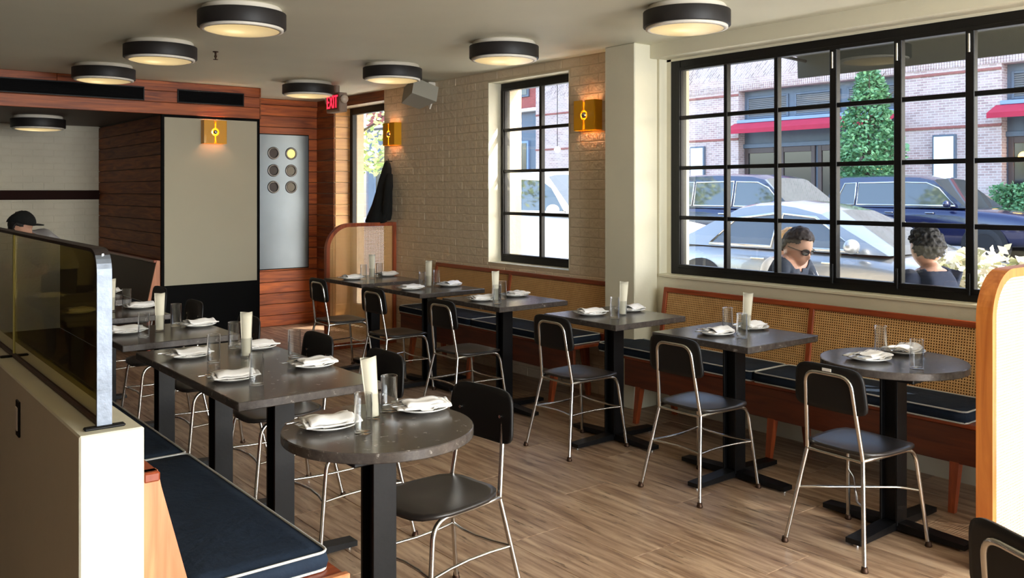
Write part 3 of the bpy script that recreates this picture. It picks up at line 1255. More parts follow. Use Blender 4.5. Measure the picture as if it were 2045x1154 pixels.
C_A = make_chair('black chair on chrome tube legs at the square table right of the white pilaster')
C_A.location = (3.675, 3.05, 0)
GC = 'black board chairs on chrome tube frames'
dup(C_A, (3.675, 4.005, 0), 0.0, 'black chair with bluish seat sheen at the table before the white pilaster')
dup(C_A, (3.60, 5.08, 0), .02, 'black chair nearest the pilaster in the far row of three')
dup(C_A, (3.60, 6.02, 0), .03, 'black chair in the middle of the far row of three')
dup(C_A, (3.60, 6.95, 0), -.02, 'farthest black chair, against the cane partition by the plank wall')
C_X = make_chair('black chair with crossed leg braces at the round table by the right screen', True)
C_X.location = (3.625, 2.13, 0)
C_X.rotation_euler = (0, 0, -.06)
st = MB().bbox((-.2115, -.022, .786), (-.2085, .022, .799), .0005).build('white_sticker', M_porcelain, C_X, (0, .0, 0))
dup(C_A, (1.835, 2.72, 0), PI + .11, 'nearest black chair, empty with its seat in full view beside the foreground round table')
dup(C_A, (1.915, 3.61, 0), PI, 'black chair pushed up to the near half of the long table')
dup(C_A, (1.905, 4.28, 0), PI, 'black chair pushed up to the far half of the long table')
dup(C_A, (1.875, 5.14, 0), PI, 'black chair at the square table behind the long table')
dup(C_A, (1.87, 6.08, 0), PI, 'black chair in front of the black dado, at the third table of the left row')
dup(C_A, (1.95, 7.10, 0), PI, 'black chair at the farthest table of the left row')
dup(C_A, (2.235, .73, 0), -.47, 'cropped black chair in the bottom right corner in front of the tall cane screen')


# ---- bench with cane back (right hand): runs along Y, seat faces -X
def cushion(name, label, x0, x1, y0, y1, ztop, zbot, group):
    t = thing(name, label, 'cushion', ((x0 + x1) / 2, (y0 + y1) / 2, zbot), 0, group)
    hx, hy, h = (x1 - x0) / 2, (y1 - y0) / 2, ztop - zbot
    nx, ny = 10, max(8, int((y1 - y0) / .07))
    vs, fs = [], []
    pr = rrect(-hx, -hy, hx, hy, .03, 4)
    # top surface as grid with slight puff
    for j in range(ny + 1):
        for i in range(nx + 1):
            u, v = -1 + 2 * i / nx, -1 + 2 * j / ny
            edge = min(1, (1 - max(abs(u), abs(v) ** 6)) * 6)
            cr = .02 if abs(u) == 1 and abs(v) == 1 else 0
            x = u * (hx - .002) * (1 - (.02 if abs(u) == 1 and abs(v) == 1 else 0))
            y = v * (hy - .002) * (1 - (.008 if abs(u) == 1 and abs(v) == 1 else 0))
            zz = h - .004 + .006 * (1 - u ** 6) * (1 - v ** 20) + .0035 * noise.noise(Vector((x * 5, y * 4 + label.__len__(), 0))) * (1 - u ** 6)
            vs.append((x, y, zz))
    W = nx + 1
    for j in range(ny):
        for i in range(nx):
            fs.append((j * W + i, j * W + i + 1, (j + 1) * W + i + 1, (j + 1) * W + i))
    bd = [i for i in range(nx)] + [j * W + nx for j in range(ny)] + [ny * W + i for i in range(nx, 0, -1)] + [j * W for j in range(ny, 0, -1)]
    base = len(vs)
    mid = len(bd)
    for k in bd:
        x, y, z_ = vs[k]
        vs.append((x * (1 + .006 / hx), y * (1 + .006 / hy), h * .5))
    for k in bd:
        x, y, z_ = vs[k]
        vs.append((x, y, .004))
    for q in range(mid):
        q2 = (q + 1) % mid
        fs.append((bd[q], bd[q2], base + q2, base + q))
        fs.append((base + q, base + q2, base + mid + q2, base + mid + q))
    fs.append(tuple(base + mid + q for q in range(mid)))
    MB().add(vs, fs, True).build('pad', M_cushion, t)
    for zz in (h - .003, .006):
        pp = [Vector((a, b_, zz)) for a, b_ in rrect(-hx, -hy, hx, hy, .028, 4)]
        MB().tube(pp, .0042, 6, closed=True).build('piping', M_piping, t)
    return t


def bench_right(label, y0, y1, stiles, legs, x_front=4.40, xw=XW):
    t = thing('cane_bench', label, 'bench', (0, 0, 0), 0, 'cane backed benches along the window wall')
    xt, zt = xw - .035, .875       # top of back (front face)
    xb_, zb_ = xw - .10, .46
    # lean: back plane from (xb_,zb_) to (xt,zt)
    ang = math.atan2(xt - xb_, zt - zb_)
    Lb = math.hypot(xt - xb_, zt - zb_)
    M_ = Matrix.Translation((xb_, 0, zb_)) @ Matrix.Rotation(ang, 4, 'Y')
    MB().bbox((-.006, y0, Lb - .035), (.03, y1, Lb), .004, M_).build('top_rail', M_benchwood, t)
    MB().bbox((-.004, y0, -.02), (.026, y1, .035), .004, M_).build('bottom_rail', M_benchwood, t)
    for y in stiles:
        MB().bbox((-.006, y - .017, .0), (.028, y + .017, Lb - .03), .003, M_).build('stile', M_benchwoodZ, t)
    edges = sorted(stiles)
    for a, b_ in zip(edges[:-1], edges[1:]):
        p = MB()
        v = [M_ @ Vector(q) for q in ((.006, a + .014, .03), (.006, b_ - .014, .03), (.006, b_ - .014, Lb - .03), (.006, a + .014, Lb - .03))]
        v2 = [M_ @ Vector(q) for q in ((.0085, a + .014, .03), (.0085, b_ - .014, .03), (.0085, b_ - .014, Lb - .03), (.0085, a + .014, Lb - .03))]
        p.add(v + v2, [(0, 1, 2, 3), (7, 6, 5, 4), (0, 4, 5, 1), (1, 5, 6, 2), (2, 6, 7, 3), (3, 7, 4, 0)], False)
        p.build('cane_panel', M_caneYZ, t)
        v = [M_ @ Vector(q) for q in ((.022, a, .02), (.022, b_, .02), (.022, b_, Lb - .02), (.022, a, Lb - .02))]
        MB().add(v, [(0, 1, 2, 3)], False).build('backing', M_cane_back, t, fix=False)
    MB().bbox((x_front, y0, .415), (xb_ + .03, y1, .437), .004).build('seat_board', M_benchwood, t)
    MB().bbox((x_front + .008, y0 + .004, .235), (x_front + .034, y1 - .004, .415), .004).build('apron', M_apron, t)
    for y in legs:
        for xx, dx in ((x_front + .06, -.07), (xb_ - .02, .05)):
            pts = [Vector((xx, y, .415)), Vector((xx + dx, y, 0))]
            mb = MB()
            vs = []
            for p, w in ((pts[0], .028), (pts[1], .015)):
                vs += [p + Vector((sx * w, sy * w, 0)) for sx, sy in ((-1, -1), (1, -1), (1, 1), (-1, 1))]
            mb.add(vs, [(3, 2, 1, 0), (4, 5, 6, 7), (0, 1, 5, 4), (1, 2, 6, 5), (2, 3, 7, 6), (3, 0, 4, 7)], False)
            mb.build('leg', M_benchwoodZ, t)
    return t


bench_right('cane backed bench under the big steel window, right of the pilaster', 1.74, 4.28, [1.76, 3.09, 4.262], [2.05, 3.10, 4.15], 4.36, XL - .03)
bench_right('cane backed bench against the painted brick wall, left of the pilaster', 4.72, 7.10, [4.74, 5.95, 7.085], [4.95, 6.0, 6.9], 4.30, XW)
GQ = 'navy seat cushions with white piping'
cushion('seat_cushion', 'navy cushion with white piping next to the tall cane screen at the right', 4.335, 4.69, 1.98, 3.20, .50, .437, GQ)
cushion('seat_cushion', 'navy cushion with white piping right of the pilaster, behind the two square tables', 4.335, 4.69, 3.21, 4.50, .50, .437, GQ)
cushion('seat_cushion', 'navy cushion with white piping left of the pilaster on the brick wall bench', 4.28, 4.62, 4.76, 5.95, .50, .437, GQ)
cushion('seat_cushion', 'farthest navy cushion with white piping on the brick wall bench', 4.28, 4.62, 5.96, 7.08, .50, .437, GQ)

# ---- left bench along the low wall
bl_ = thing('cane_bench', 'foreground bench with an orange ply end panel on the back of the low cream wall', 'bench', (0, 0, 0), 0, 'benches on the left')
MB().bbox((.665, 2.33, .82), (.705, 8.5, .845), .004).build('top_rail', M_benchwood, bl_)
MB().prism([(.663, .845), (.703, .845), (.712, .80), (.80, .46), (.80, .40), (.663, .40)], 2.345, 2.365, 'Y').build('end_panel', M_orangewood, bl_)
MB().prism([(.690, .835), (.700, .835), (.79, .46), (.78, .46)], 2.365, 8.5, 'Y').build('cane_back', M_tan, bl_)
MB().bbox((.665, 2.34, .415), (1.235, 8.5, .440), .004).build('seat_board', M_benchwoodX, bl_)
MB().bbox((.665, 2.33, .30), (1.245, 2.355, .441), .003).build('end_rail', M_orangewood, bl_)
MB().bbox((1.205, 2.355, .30), (1.23, 8.5, .415), .003).build('apron', M_benchwood, bl_)
for y in (2.46, 4.35, 5.6, 7.5):
    for x in (.75, 1.14):
        mb = MB()
        vs = []
        for zz, w in ((.415, .028), (0, .016)):
            vs += [Vector((x + sx * w, y + sy * w, zz)) for sx, sy in ((-1, -1), (1, -1), (1, 1), (-1, 1))]
        mb.add(vs, [(3, 2, 1, 0), (4, 5, 6, 7), (0, 1, 5, 4), (1, 2, 6, 5), (2, 3, 7, 6), (3, 0, 4, 7)], False)
        mb.build('leg', M_benchwoodZ, bl_)
for k, (y0, y1, lab) in enumerate(((2.39, 3.635, 'large navy cushion with white piping on the foreground bench at the left'),
                                   (3.64, 4.88, 'navy cushion behind the foreground one on the low wall bench'),
                                   (4.885, 6.12, 'third navy cushion of the low wall bench, behind the steel screen post'),
                                   (6.125, 7.36, 'fourth navy cushion of the low wall bench, seen through the smoked glass'),
                                   (7.365, 8.48, 'last navy cushion of the low wall bench, seen through the smoked glass'))):
    cushion('seat_cushion', lab, .79, 1.205, y0, y1, .50, .440, GQ)

# ---- bench against the block (dark, at the alcove)
b3 = thing('cane_bench', 'dark bench on the plank side of the block, its light end panel catching light', 'bench', (0, 0, 0), 0, 'benches on the left')
MB().bbox((2.60, 8.80, .865), (2.645, 10.9, .89), .003).build('top_rail', M_benchwood, b3)
MB().prism([(2.655, .885), (2.625, .885), (2.53, .44), (2.655, .44)], 8.79, 8.81, 'Y').build('end_panel', M_orangewood, b3)
MB().prism([(2.635, .87), (2.62, .87), (2.54, .46), (2.56, .46)], 8.81, 10.9, 'Y').build('cane_back', M_tan, b3)
MB().bbox((2.12, 8.80, .41), (2.655, 10.9, .435), .003).build('seat_board', M_benchwoodX, b3)
MB().bbox((2.14, 8.82, .2), (2.165, 10.88, .41), .003).build('apron', M_benchwood, b3)
for y in (8.95, 10.7):
    for x in (2.2, 2.6):
        MB().bbox((x - .02, y - .02, 0), (x + .02, y + .02, .41), .003).build('leg', M_benchwoodZ, b3)
cushion('seat_cushion', 'dark cushion on the bench along the block in the alcove', 2.13, 2.53, 8.82, 10.88, .49, .435, GQ)


# ---- rounded cane partitions
def partition(label, x0, x1, y0, y1, ztop, rad, matc, mcane):
    t = thing('cane_partition', label, 'partition', (0, 0, 0), 0, 'cane partitions with rounded corners')
    outer = [(x1, 0.0), (x1, ztop)]
    arc = [(x0 + rad - rad * math.sin(a), ztop - rad + rad * math.cos(a)) for a in [math.radians(90) * k / 12 for k in range(13)]]
    outer += arc
    outer += [(x0, 0.0)]
    w = .036
    ri = rad - w
    inner = [(x1 - w, .06), (x1 - w, ztop - w)]
    inner += [(x0 + rad - ri * math.sin(a), ztop - rad + ri * math.cos(a)) for a in [math.radians(90) * k / 12 for k in range(13)]]
    inner += [(x0 + w, .06)]
    n = len(outer)
    mb = MB()
    v = [(a, y0, b_) for a, b_ in outer] + [(a, y0, b_) for a, b_ in inner] + [(a, y1, b_) for a, b_ in outer] + [(a, y1, b_) for a, b_ in inner]
    fs = []
    for k in range(n):
        k2 = (k + 1) % n
        fs.append((k, k2, n + k2, n + k))
        fs.append((2 * n + k, 3 * n + k, 3 * n + k2, 2 * n + k2))
        fs.append((k, 2 * n + k, 2 * n + k2, k2))
        fs.append((n + k, n + k2, 3 * n + k2, 3 * n + k))
    mb.add(v, fs, False)
    mb.build('frame', matc, t)
    ym = (y0 + y1) / 2
    n2 = len(inner)
    for yy in (ym,):
        v = [(a, yy - .001, b_) for a, b_ in inner] + [(a, yy + .001, b_) for a, b_ in inner]
        MB().add(v, [tuple(range(n2)), tuple(range(2 * n2 - 1, n2 - 1, -1))], False).build('cane_panel', mcane, t, fix=False)
    return t


partition('tall rounded cane partition at the right edge, brightly sunlit', 3.735, 4.80, 1.60, 1.665, 1.235, .20, M_part_wood, M_caneXZsun)
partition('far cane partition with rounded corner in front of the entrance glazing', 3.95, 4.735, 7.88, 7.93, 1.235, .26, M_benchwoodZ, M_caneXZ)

# ================================================================== CEILING LAMPS
M_diff = None


def diffuser():
    m, nt, b = newmat('lamp_diffuser')
    tc = N(nt, 'ShaderNodeTexCoord')
    mp = N(nt, 'ShaderNodeMapping')
    mp.inputs['Location'].default_value = (.055, .02, 0)
    L(nt, tc.outputs['Object'], mp.inputs[0])
    ln = N(nt, 'ShaderNodeVectorMath', operation='LENGTH')
    sp = N(nt, 'ShaderNodeSeparateXYZ')
    cb = N(nt, 'ShaderNodeCombineXYZ')
    L(nt, mp.outputs[0], sp.inputs[0])
    L(nt, sp.outputs[0], cb.inputs[0])
    L(nt, sp.outputs[1], cb.inputs[1])
    L(nt, cb.outputs[0], ln.inputs[0])
    rp = N(nt, 'ShaderNodeValToRGB')
    e = rp.color_ramp.elements
    e[0].position = 0.0
    e[0].color = (1.0, .80, .42, 1)
    e[1].position = .24
    e[1].color = (.30, .215, .105, 1)
    e.new(.07).color = (.62, .46, .21, 1)
    L(nt, ln.outputs['Value'], rp.inputs[0])
    L(nt, rp.outputs[0], b.inputs['Emission Color'])
    b.inputs['Emission Strength'].default_value = 0.42
    b.inputs['Base Color'].default_value = srgb(170, 150, 108)
    b.inputs['Roughness'].default_value = .35
    return m


M_diff = diffuser()


def ceiling_lamp(label, x, y, zc=CEIL):
    t = thing('ceiling_lamp', label, 'lamp', (x, y, zc), 0, 'round drum ceiling lamps with black bands')
    MB().lathe([(.0001, 0), (.214, 0), (.222, -.010), (.222, -.115), (.231, -.120), (.231, -.132), (.209, -.136), (.205, -.128), (.0001, -.128)], n=56).build('drum', M_white, t)
    MB().lathe([(.223, -.034), (.245, -.034), (.246, -.036), (.246, -.117), (.245, -.119), (.223, -.119)], n=56).build('black_band', M_lampblack, t)
    MB().lathe([(.207, -.134), (.178, -.142), (.105, -.148), (.0001, -.150)], n=56).build('diffuser', M_diff, t)
    return t


LAMPS = [(1.87, 4.74, 'large round lamp at the top left of the ceiling, nearest of the left row'), (1.87, 6.18, 'second round lamp of the left row, above the sprinkler head'),
         (1.86, 7.60, 'third round lamp of the left row, in front of the black vent'), (3.75, 3.20, 'round lamp at the top right, nearest of the right row'),
         (3.69, 4.74, 'round lamp left of the small steel window, second of the right row'), (3.66, 6.15, 'round lamp beside the grey speaker, third of the right row'),
         (3.64, 7.63, 'farthest round lamp of the right row, beside the exit sign'), (3.75, 1.72, 'round lamp just outside the top right of the view')]
for x, y, lab in LAMPS[:7]:
    ceiling_lamp(lab, x * 1.047, y * 1.047)
ceiling_lamp('round lamp hanging low in the alcove below the wooden soffit', 1.80, 9.85, 2.30)


# ================================================================== SCONCES
def sconce(label, loc, rotz):
    """local: back on x=0 plane, projecting to -x; width along y"""
    t = thing('wall_sconce', label, 'lamp', loc, rotz, 'yellow box wall sconces')
    w, h, d, th = .112, .115, .085, .003
    fr = MB()
    n = 32
    r = .037
    slit = .0035
    # front plate with circular hole, split by a vertical slit
    for s in (-1, 1):
        ring = []
        for k in range(n // 2 + 1):
            a = -PI / 2 + PI * k / (n // 2)
            ring.append((max(slit, r * math.cos(a)) * s, r * math.sin(a)))
        out = [(s * slit, -h)]
        outer_poly = [(slit * s, -h), (w * s, -h), (w * s, h), (slit * s, h)]
        # strip triangulation from ring to outer rectangle
        vs = [(-d, a, b_) for a, b_ in ring]
        ext = []
        for a, b_ in ring:
            ang = math.atan2(b_, abs(a))
            dx, dz = math.cos(ang), math.sin(ang)
            tt = min(w / dx if dx > 1e-6 else 99, h / abs(dz) if abs(dz) > 1e-6 else 99)
            ext.append((-d, max(slit, dx * tt) * s, dz * tt))
        m = len(ring)
        fr.add(vs + ext, [(k, k + 1, m + k + 1, m + k) for k in range(m - 1)], False)
        for cz in (1, -1):
            ks = [k for k in range(m) if ext[k][2] * cz > 0]
            c = (-d, w * s, h * cz)
            # corner filler
            best = [k for k in range(m - 1) if (abs(abs(ext[k][1]) - w) < 1e-4) != (abs(abs(ext[k + 1][1]) - w) < 1e-4) and ext[k][2] * cz > 0]
            for k in best:
                fr.add([c, ext[k], ext[k + 1]], [(0, 1, 2)], False)
    fr.build('front_plate', M_yellow, t, fix=False)
    for s in (-1, 1):
        MB().box((-d, s * w - .0015, -h), (0, s * w + .0015, h)).build('side_plate', M_yellow, t)
    MB().box((-.004, -w, -h), (0, w, h)).build('back_plate', M_yellow, t)
    MB().sphere((-d * .92, 0, 0), .024, 20, 12).build('bulb', M_chrome, t)
    dl = bpy.data.lights.new('sconce_light', 'POINT')
    dl.energy = 0.55
    dl.color = (1, .80, .58)
    dl.shadow_soft_size = .015
    lo_ = bpy.data.objects.new('sconce_light', dl)
    COL.objects.link(lo_)
    lo_.parent = t
    lo_.location = (-.040, 0, 0.0)
    return t


sconce('yellow box sconce on the brick wall between window and pilaster', (XW - .002, 4.985, 2.135), 0)
sconce('yellow box sconce beside the entrance glazing, above the black coat', (XW - .002, 7.90, 2.135), 0)
sconce('yellow box sconce on the grey panel', (3.155, YE, 2.135), PI / 2)

# ================================================================== WALL THINGS
sp = thing('wall_speaker', 'grey wedge speaker tilted on a white bracket under the ceiling', 'speaker', (4.56, 7.18, 2.47))
Ms = Matrix.Rotation(math.radians(-14), 4, 'X') @ Matrix.Rotation(math.radians(18), 4, 'Y')
mb = MB()
v = [Vector(q) for q in ((-.14, -.13, -.085), (.13, -.13, -.07), (.10, .13, -.07), (-.10, .13, -.085), (-.14, -.13, .085), (.13, -.13, .085), (.10, .13, .085), (-.10, .13, .085))]
mb.add([Ms @ q for q in v], [(0, 3, 2, 1), (4, 5, 6, 7), (0, 1, 5, 4), (1, 2, 6, 5), (2, 3, 7, 6), (3, 0, 4, 7)], False)
so = mb.build('cabinet', M_plastic, sp)
MB().prism([(-.09, .02), (-.045, .10), (.045, .06), (.06, -.02), (0, -.13)], .12, .135, 'X').build('side_cap', M_white, sp)
MB().bbox((.10, -.02, -.02), (.18, .03, .13), .004).build('bracket', M_white, sp)

ex = thing('exit_sign', 'ceiling exit sign with red letters and two lamp heads', 'sign', (4.15, 8.08, 2.435))
MB().bbox((-.03, -.145, -.095), (.055, .145, .095), .008).build('housing', M_sign, ex)
MB().bbox((-.038, -.118, -.072), (-.03, .118, .08), .003).build('face_plate', plain('sign_face', srgb(96, 58, 52), .4), ex)
tx = bpy.data.curves.new('exit_text', 'FONT')
tx.body = 'EXIT'
tx.size = .185
tx.align_x = 'CENTER'
tx.align_y = 'CENTER'
tx.extrude = .002
tx.space_character = 1.0
M_red = emis('exit_red', srgb(250, 30, 52), 1.1)
tx.materials.append(M_red)
to = bpy.data.objects.new('letters', tx)
COL.objects.link(to)
bpy.context.view_layer.update()
tm = bpy.data.meshes.new_from_object(to.evaluated_get(bpy.context.evaluated_depsgraph_get()))
bpy.data.objects.remove(to)
for vtx in tm.vertices:
    x, y, z = vtx.co
    vtx.co = (-.040 - z, -x * .62, y * .98)
tm.materials.clear()
tm.materials.append(M_red)
obj('letters', tm, ex)
MB().cyl((.012, 0, .095), (.012, 0, CEIL - 2.435), .03, n=16).build('canopy', M_sign, ex)
for s in (1, -1):
    MB().sphere((.01, s * .165, .03), .043, 14, 9, (1.0, .7, 1.0)).build('lamp_head', plain('lamp_head_%d' % s, srgb(205, 186, 166), .35), ex)

spk = thing('sprinkler_head', 'small sprinkler head on the ceiling between the left lamps', 'sprinkler', (2.42, 6.66, CEIL))
MB().lathe([(.0001, 0), (.022, 0), (.02, -.006), (.008, -.008), (.007, -.03), (.012, -.034), (.006, -.05), (.004, -.058), (.018, -.060), (.018, -.063), (.0001, -.064)], n=16).build('body', M_brass, spk)

# coat on a hook
ct = thing('hanging_coat', 'long black coat hanging from a hook beside the entrance glazing', 'coat', (4.68, 7.97, 0))
mb = MB()
n = 28
vs, fs = [], []
levels = [(1.865, .012, .015, 0, 0), (1.84, .03, .035, 0, 0), (1.78, .045, .055, -.005, .0), (1.68, .055, .085, -.02, .01), (1.55, .068, .11, -.035, .01), (1.42, .078, .13, -.055, .015), (1.32, .09, .145, -.075, .02), (1.26, .10, .15, -.09, .03), (1.235, .095, .145, -.09, .03)]
for (z, rx, ry, ox, oy) in levels:
    for k in range(n):
        a = 2 * PI * k / n
        w = 1 + .16 * math.sin(5 * a + z * 3) * min(1, (1.87 - z) * 3) + .08 * math.sin(9 * a - z * 5) * min(1, (1.87 - z) * 2)
        X = ox + rx * math.cos(a) * w
        X = min(X, .052)
        vs.append((X, oy + ry * math.sin(a) * w, z + (.02 * math.cos(a) if z < 1.3 else 0)))
for i in range(len(levels) - 1):
    for k in range(n):
        fs.append((i * n + k, i * n + (k + 1) % n, (i + 1) * n + (k + 1) % n, (i + 1) * n + k))
fs.append(tuple(range(n)))
fs.append(tuple((len(levels) - 1) * n + k for k in range(n)))
mb.add(vs, fs, True).build('body', M_coat, ct)
MB().tube([(-.01, -.07, 1.72), (-.05, -.12, 1.6), (-.08, -.13, 1.42), (-.085, -.12, 1.31)], [.03, .042, .04, .035], 12).build('sleeve', M_coat, ct)
MB().tube([(.058, 0, 1.86), (.02, 0, 1.86), (.01, 0, 1.885)], .005, 8).build('hook', M_blackmetal, ct)

# ================================================================== TABLEWARE
plate_me = MB().lathe([(.0001, .004), (.055, .004), (.062, .005), (.082, .013), (.098, .017), (.1, .0185), (.099, .0145), (.083, .009), (.062, .0), (.0001, .0)], n=40).mesh('plate', M_porcelain)


def glass_mesh(r, h):
    return MB().lathe([(.0001, .0006), (r * .96, .0006), (r, .003), (r, h - .002), (r + .0006, h - .001), (r - .0004, h + .0008), (r - .0018, h), (r - .0022, .012), (r * .8, .009), (.0001, .009)], n=32)


def make_glass_mesh(r, h):
    mb = glass_mesh(r, h)
    me = mb.mesh('tumbler', M_glass)
    bm = bmesh.new()
    bm.from_mesh(me)
    bmesh.ops.recalc_face_normals(bm, faces=bm.faces)
    bm.to_mesh(me)
    bm.free()
    return me


tumbler_me = make_glass_mesh(.029, .128)
holder_me = make_glass_mesh(.0255, .09)


def napkin_mesh(seed, roll=False):
    """loosely folded towel: three wavy layers, blue stripe near one long edge"""
    rnd = random.Random(seed)
    mb = MB()
    attr = []
    nx, ny = 22, 12
    ph = rnd.uniform(0, 6)
    for lay in range(3):
        lx = .096 - .010 * lay + rnd.uniform(-.006, .006)
        ly = .062 - .007 * lay + rnd.uniform(-.006, .006)
        ang = rnd.uniform(-.28, .28)
        ox, oy = rnd.uniform(-.006, .006), rnd.uniform(-.008, .008)
        base = .012 + lay * .0085
        P = []
        for th in (0, 1):
            for j in range(ny + 1):
                for i in range(nx + 1):
                    u, v = -1 + 2 * i / nx, -1 + 2 * j / ny
                    x, y = u * lx, v * ly * (1 + .08 * math.sin(3 * u + ph + lay))
                    x, y = x * math.cos(ang) - y * math.sin(ang) + ox, x * math.sin(ang) + y * math.cos(ang) + oy
                    z = base + .0035 * math.sin(u * 5 + ph + lay * 1.3) * (.4 + abs(u)) + .003 * math.sin(v * 4 + ph * 2) + .007 * abs(u) ** 3 * (1 if rnd is None else math.sin(ph + lay) * .8 + .6)
                    z += .008 * (1 - v * v) * (1 - .5 * u * u) - .0045 * (abs(v) ** 4)
                    z += .003 * noise.noise(Vector((x * 30, y * 30, seed + lay)))
                    rim = math.hypot(x, y)
                    z = max(z, .0185 + .002 * lay if rim > .07 else .009 + .004 * lay)
                    P.append((x, y, z + (.0045 if th else 0)))
                    attr.append((v + 1) / 2)
        W = nx + 1
        q = W * (ny + 1)
        fs = []
        for th in (0, 1):
            for j in range(ny):
                for i in range(nx):
                    a = th * q + j * W + i
                    fs.append((a, a + 1, a + W + 1, a + W) if th else (a, a + W, a + W + 1, a + 1))
        bd = [i for i in range(nx)] + [j * W + nx for j in range(ny)] + [ny * W + i for i in range(nx, 0, -1)] + [j * W for j in range(ny, 0, -1)]
        for a, b_ in zip(bd, bd[1:] + bd[:1]):
            fs.append((a, b_, q + b_, q + a))
        mb.add(P, fs, True)
    mb.attr = attr
    return mb.mesh('napkin', M_napkin)


napkins = [napkin_mesh(s) for s in (3, 11, 24, 37)]


def menu_mesh(seed):
    rnd = random.Random(seed)
    mb = MB()
    H = .20
    n, m = 10, 8
    for lay in range(2):
        vs = []
        for th in (0, 1):
            for j in range(m + 1):
                for i in range(n + 1):
                    u = -1 + 2 * i / n
                    k = j / m
                    w = .020 + .008 * k
                    cur = .009 * (1 - u * u) * (1 if lay == 0 else -1)
                    x = u * w
                    y = cur + (.0005 if th else 0) + (.001 if lay == 0 else -.001)
                    vs.append((x, y, .009 + k * H + (.004 * u if lay else -.003 * u) * k))
        W = n + 1
        q = W * (m + 1)
        fs = []
        for th in (0, 1):
            for j in range(m):
                for i in range(n):
                    a = th * q + j * W + i
                    fs.append((a, a + 1, a + W + 1, a + W))
        bd = [i for i in range(n)] + [j * W + n for j in range(m)] + [m * W + i for i in range(n, 0, -1)] + [j * W for j in range(m, 0, -1)]
        for a, b_ in zip(bd, bd[1:] + bd[:1]):
            fs.append((a, b_, q + b_, q + a))
        mb.add(vs, fs, True)
    return mb


menu_mes = [menu_mesh(s).mesh('menu', M_paper) for s in (1, 2)]

# cutlery: fork and knife
fk = MB()
fk.bbox((-.10, -.005, .0), (.02, .005, .002), .0008)
fk.prism([(.02, -.005), (.035, -.011), (.05, -.012), (.05, .012), (.035, .011), (.02, .005)], 0.0, .002, 'Z')
for k in range(4):
    y = -.0105 + k * .007
    fk.bbox((.05, y - .0014, .0), (.095, y + .0014, .002), .0004)
fork_me = fk.mesh('fork', M_steel)
kn = MB()
kn.prism([(-.105, -.006), (-.11, 0), (-.105, .006), (0, .0045), (.01, .009), (.08, .009), (.105, .001), (.105, -.004), (0, -.0045)], 0, .002, 'Z')
knife_me = kn.mesh('knife', M_steel)


def put(name, me, x, y, z, rot, label, cat, group):
    o = obj(name, me, None, (x, y, z), rot)
    return tag(o, label, cat, group)


def place(x, y, rot, where, side, k=0, cutlery=True):
    put('plate', plate_me, x, y, TT, 0, 'white plate, %s of the %s' % (side, where), 'plate', 'white plates under folded napkins')
    put('napkin', napkins[k % 4], x, y, TT, rot, 'folded striped napkin on the plate, %s of the %s' % (side, where), 'napkin', 'striped napkins on the plates')
    if cutlery:
        c, s = math.cos(rot), math.sin(rot)
        put('knife', knife_me, x - c * .035 - s * .012, y - s * .035 + c * .012, TT + .0285, rot + .14, 'steel knife in the napkin, %s of the %s' % (side, where), 'knife', 'knives with the napkins')
        put('fork', fork_me, x + c * -.022 + s * .014, y + s * -.022 - c * .014, TT + .0285, rot + PI + .22, 'steel fork on the napkin, %s of the %s' % (side, where), 'fork', 'forks with the napkins')


def tumbler(x, y, where, side):
    put('tumbler', tumbler_me, x, y, TT, 0, 'clear straight tumbler, %s of the %s' % (side, where), 'glass', 'clear water tumblers')


def menu(x, y, where, rot=0.6, k=0, tilt=(0, 0)):
    put('menu_holder', holder_me, x, y, TT, 0, 'short glass holding the menu on the %s' % where, 'glass', 'short glasses used as menu holders')
    o = put('menu', menu_mes[k % 2], x, y, TT, rot, 'tall cream menu card in a glass on the %s' % where, 'menu', 'folded menus in glasses')
    o.rotation_euler = (tilt[0], tilt[1], rot)


YR = -0.3
n_ = 'foreground round table'
S_ = .975
place(1.345, 2.675, -.15, n_, 'bench side', 0)
place(1.71, 2.675, -.35, n_, 'chair side', 1)
tumbler(1.40, 2.535, n_, 'bench side')
tumbler(1.605, 2.72, n_, 'chair side')
menu(1.515, 2.672, n_, -.35, 0, (-.04, -.08))
n_ = 'long table'
place(1.40, 4.20, -.1, n_, 'far bench side', 2)
place(1.375, 3.59, -.1, n_, 'near bench side', 0)
place(1.735, 4.22, 0.0, n_, 'far chair side', 3)
place(1.755, 3.635, -.1, n_, 'near chair side', 1)
tumbler(1.445, 4.00, n_, 'far bench side')
tumbler(1.41, 3.425, n_, 'near bench side')
tumbler(1.655, 4.30, n_, 'far chair side')
tumbler(1.785, 3.89, n_, 'near chair side')
menu(1.61, 4.03, n_, -.5, 1)
n_ = 'square table behind the long one'
place(1.37, 5.12, -.1, n_, 'bench side', 3)
place(1.76, 5.12, -.05, n_, 'chair side', 2)
tumbler(1.405, 4.93, n_, 'bench side')
tumbler(1.66, 5.20, n_, 'chair side')
menu(1.53, 5.07, n_, -.2, 0)
n_ = 'table hidden by the screen post'
place(1.73, 6.15, -.05, n_, 'chair side', 0)
place(1.34, 6.12, .0, n_, 'bench side', 1, False)
tumbler(1.655, 6.19, n_, 'chair side')
menu(1.535, 6.09, n_, -.4, 1)
n_ = 'farthest left row table'
place(1.77, 7.17, -.05, n_, 'chair side', 2, False)
place(1.37, 7.12, .0, n_, 'bench side', 3, False)
tumbler(1.70, 6.98, n_, 'chair side')

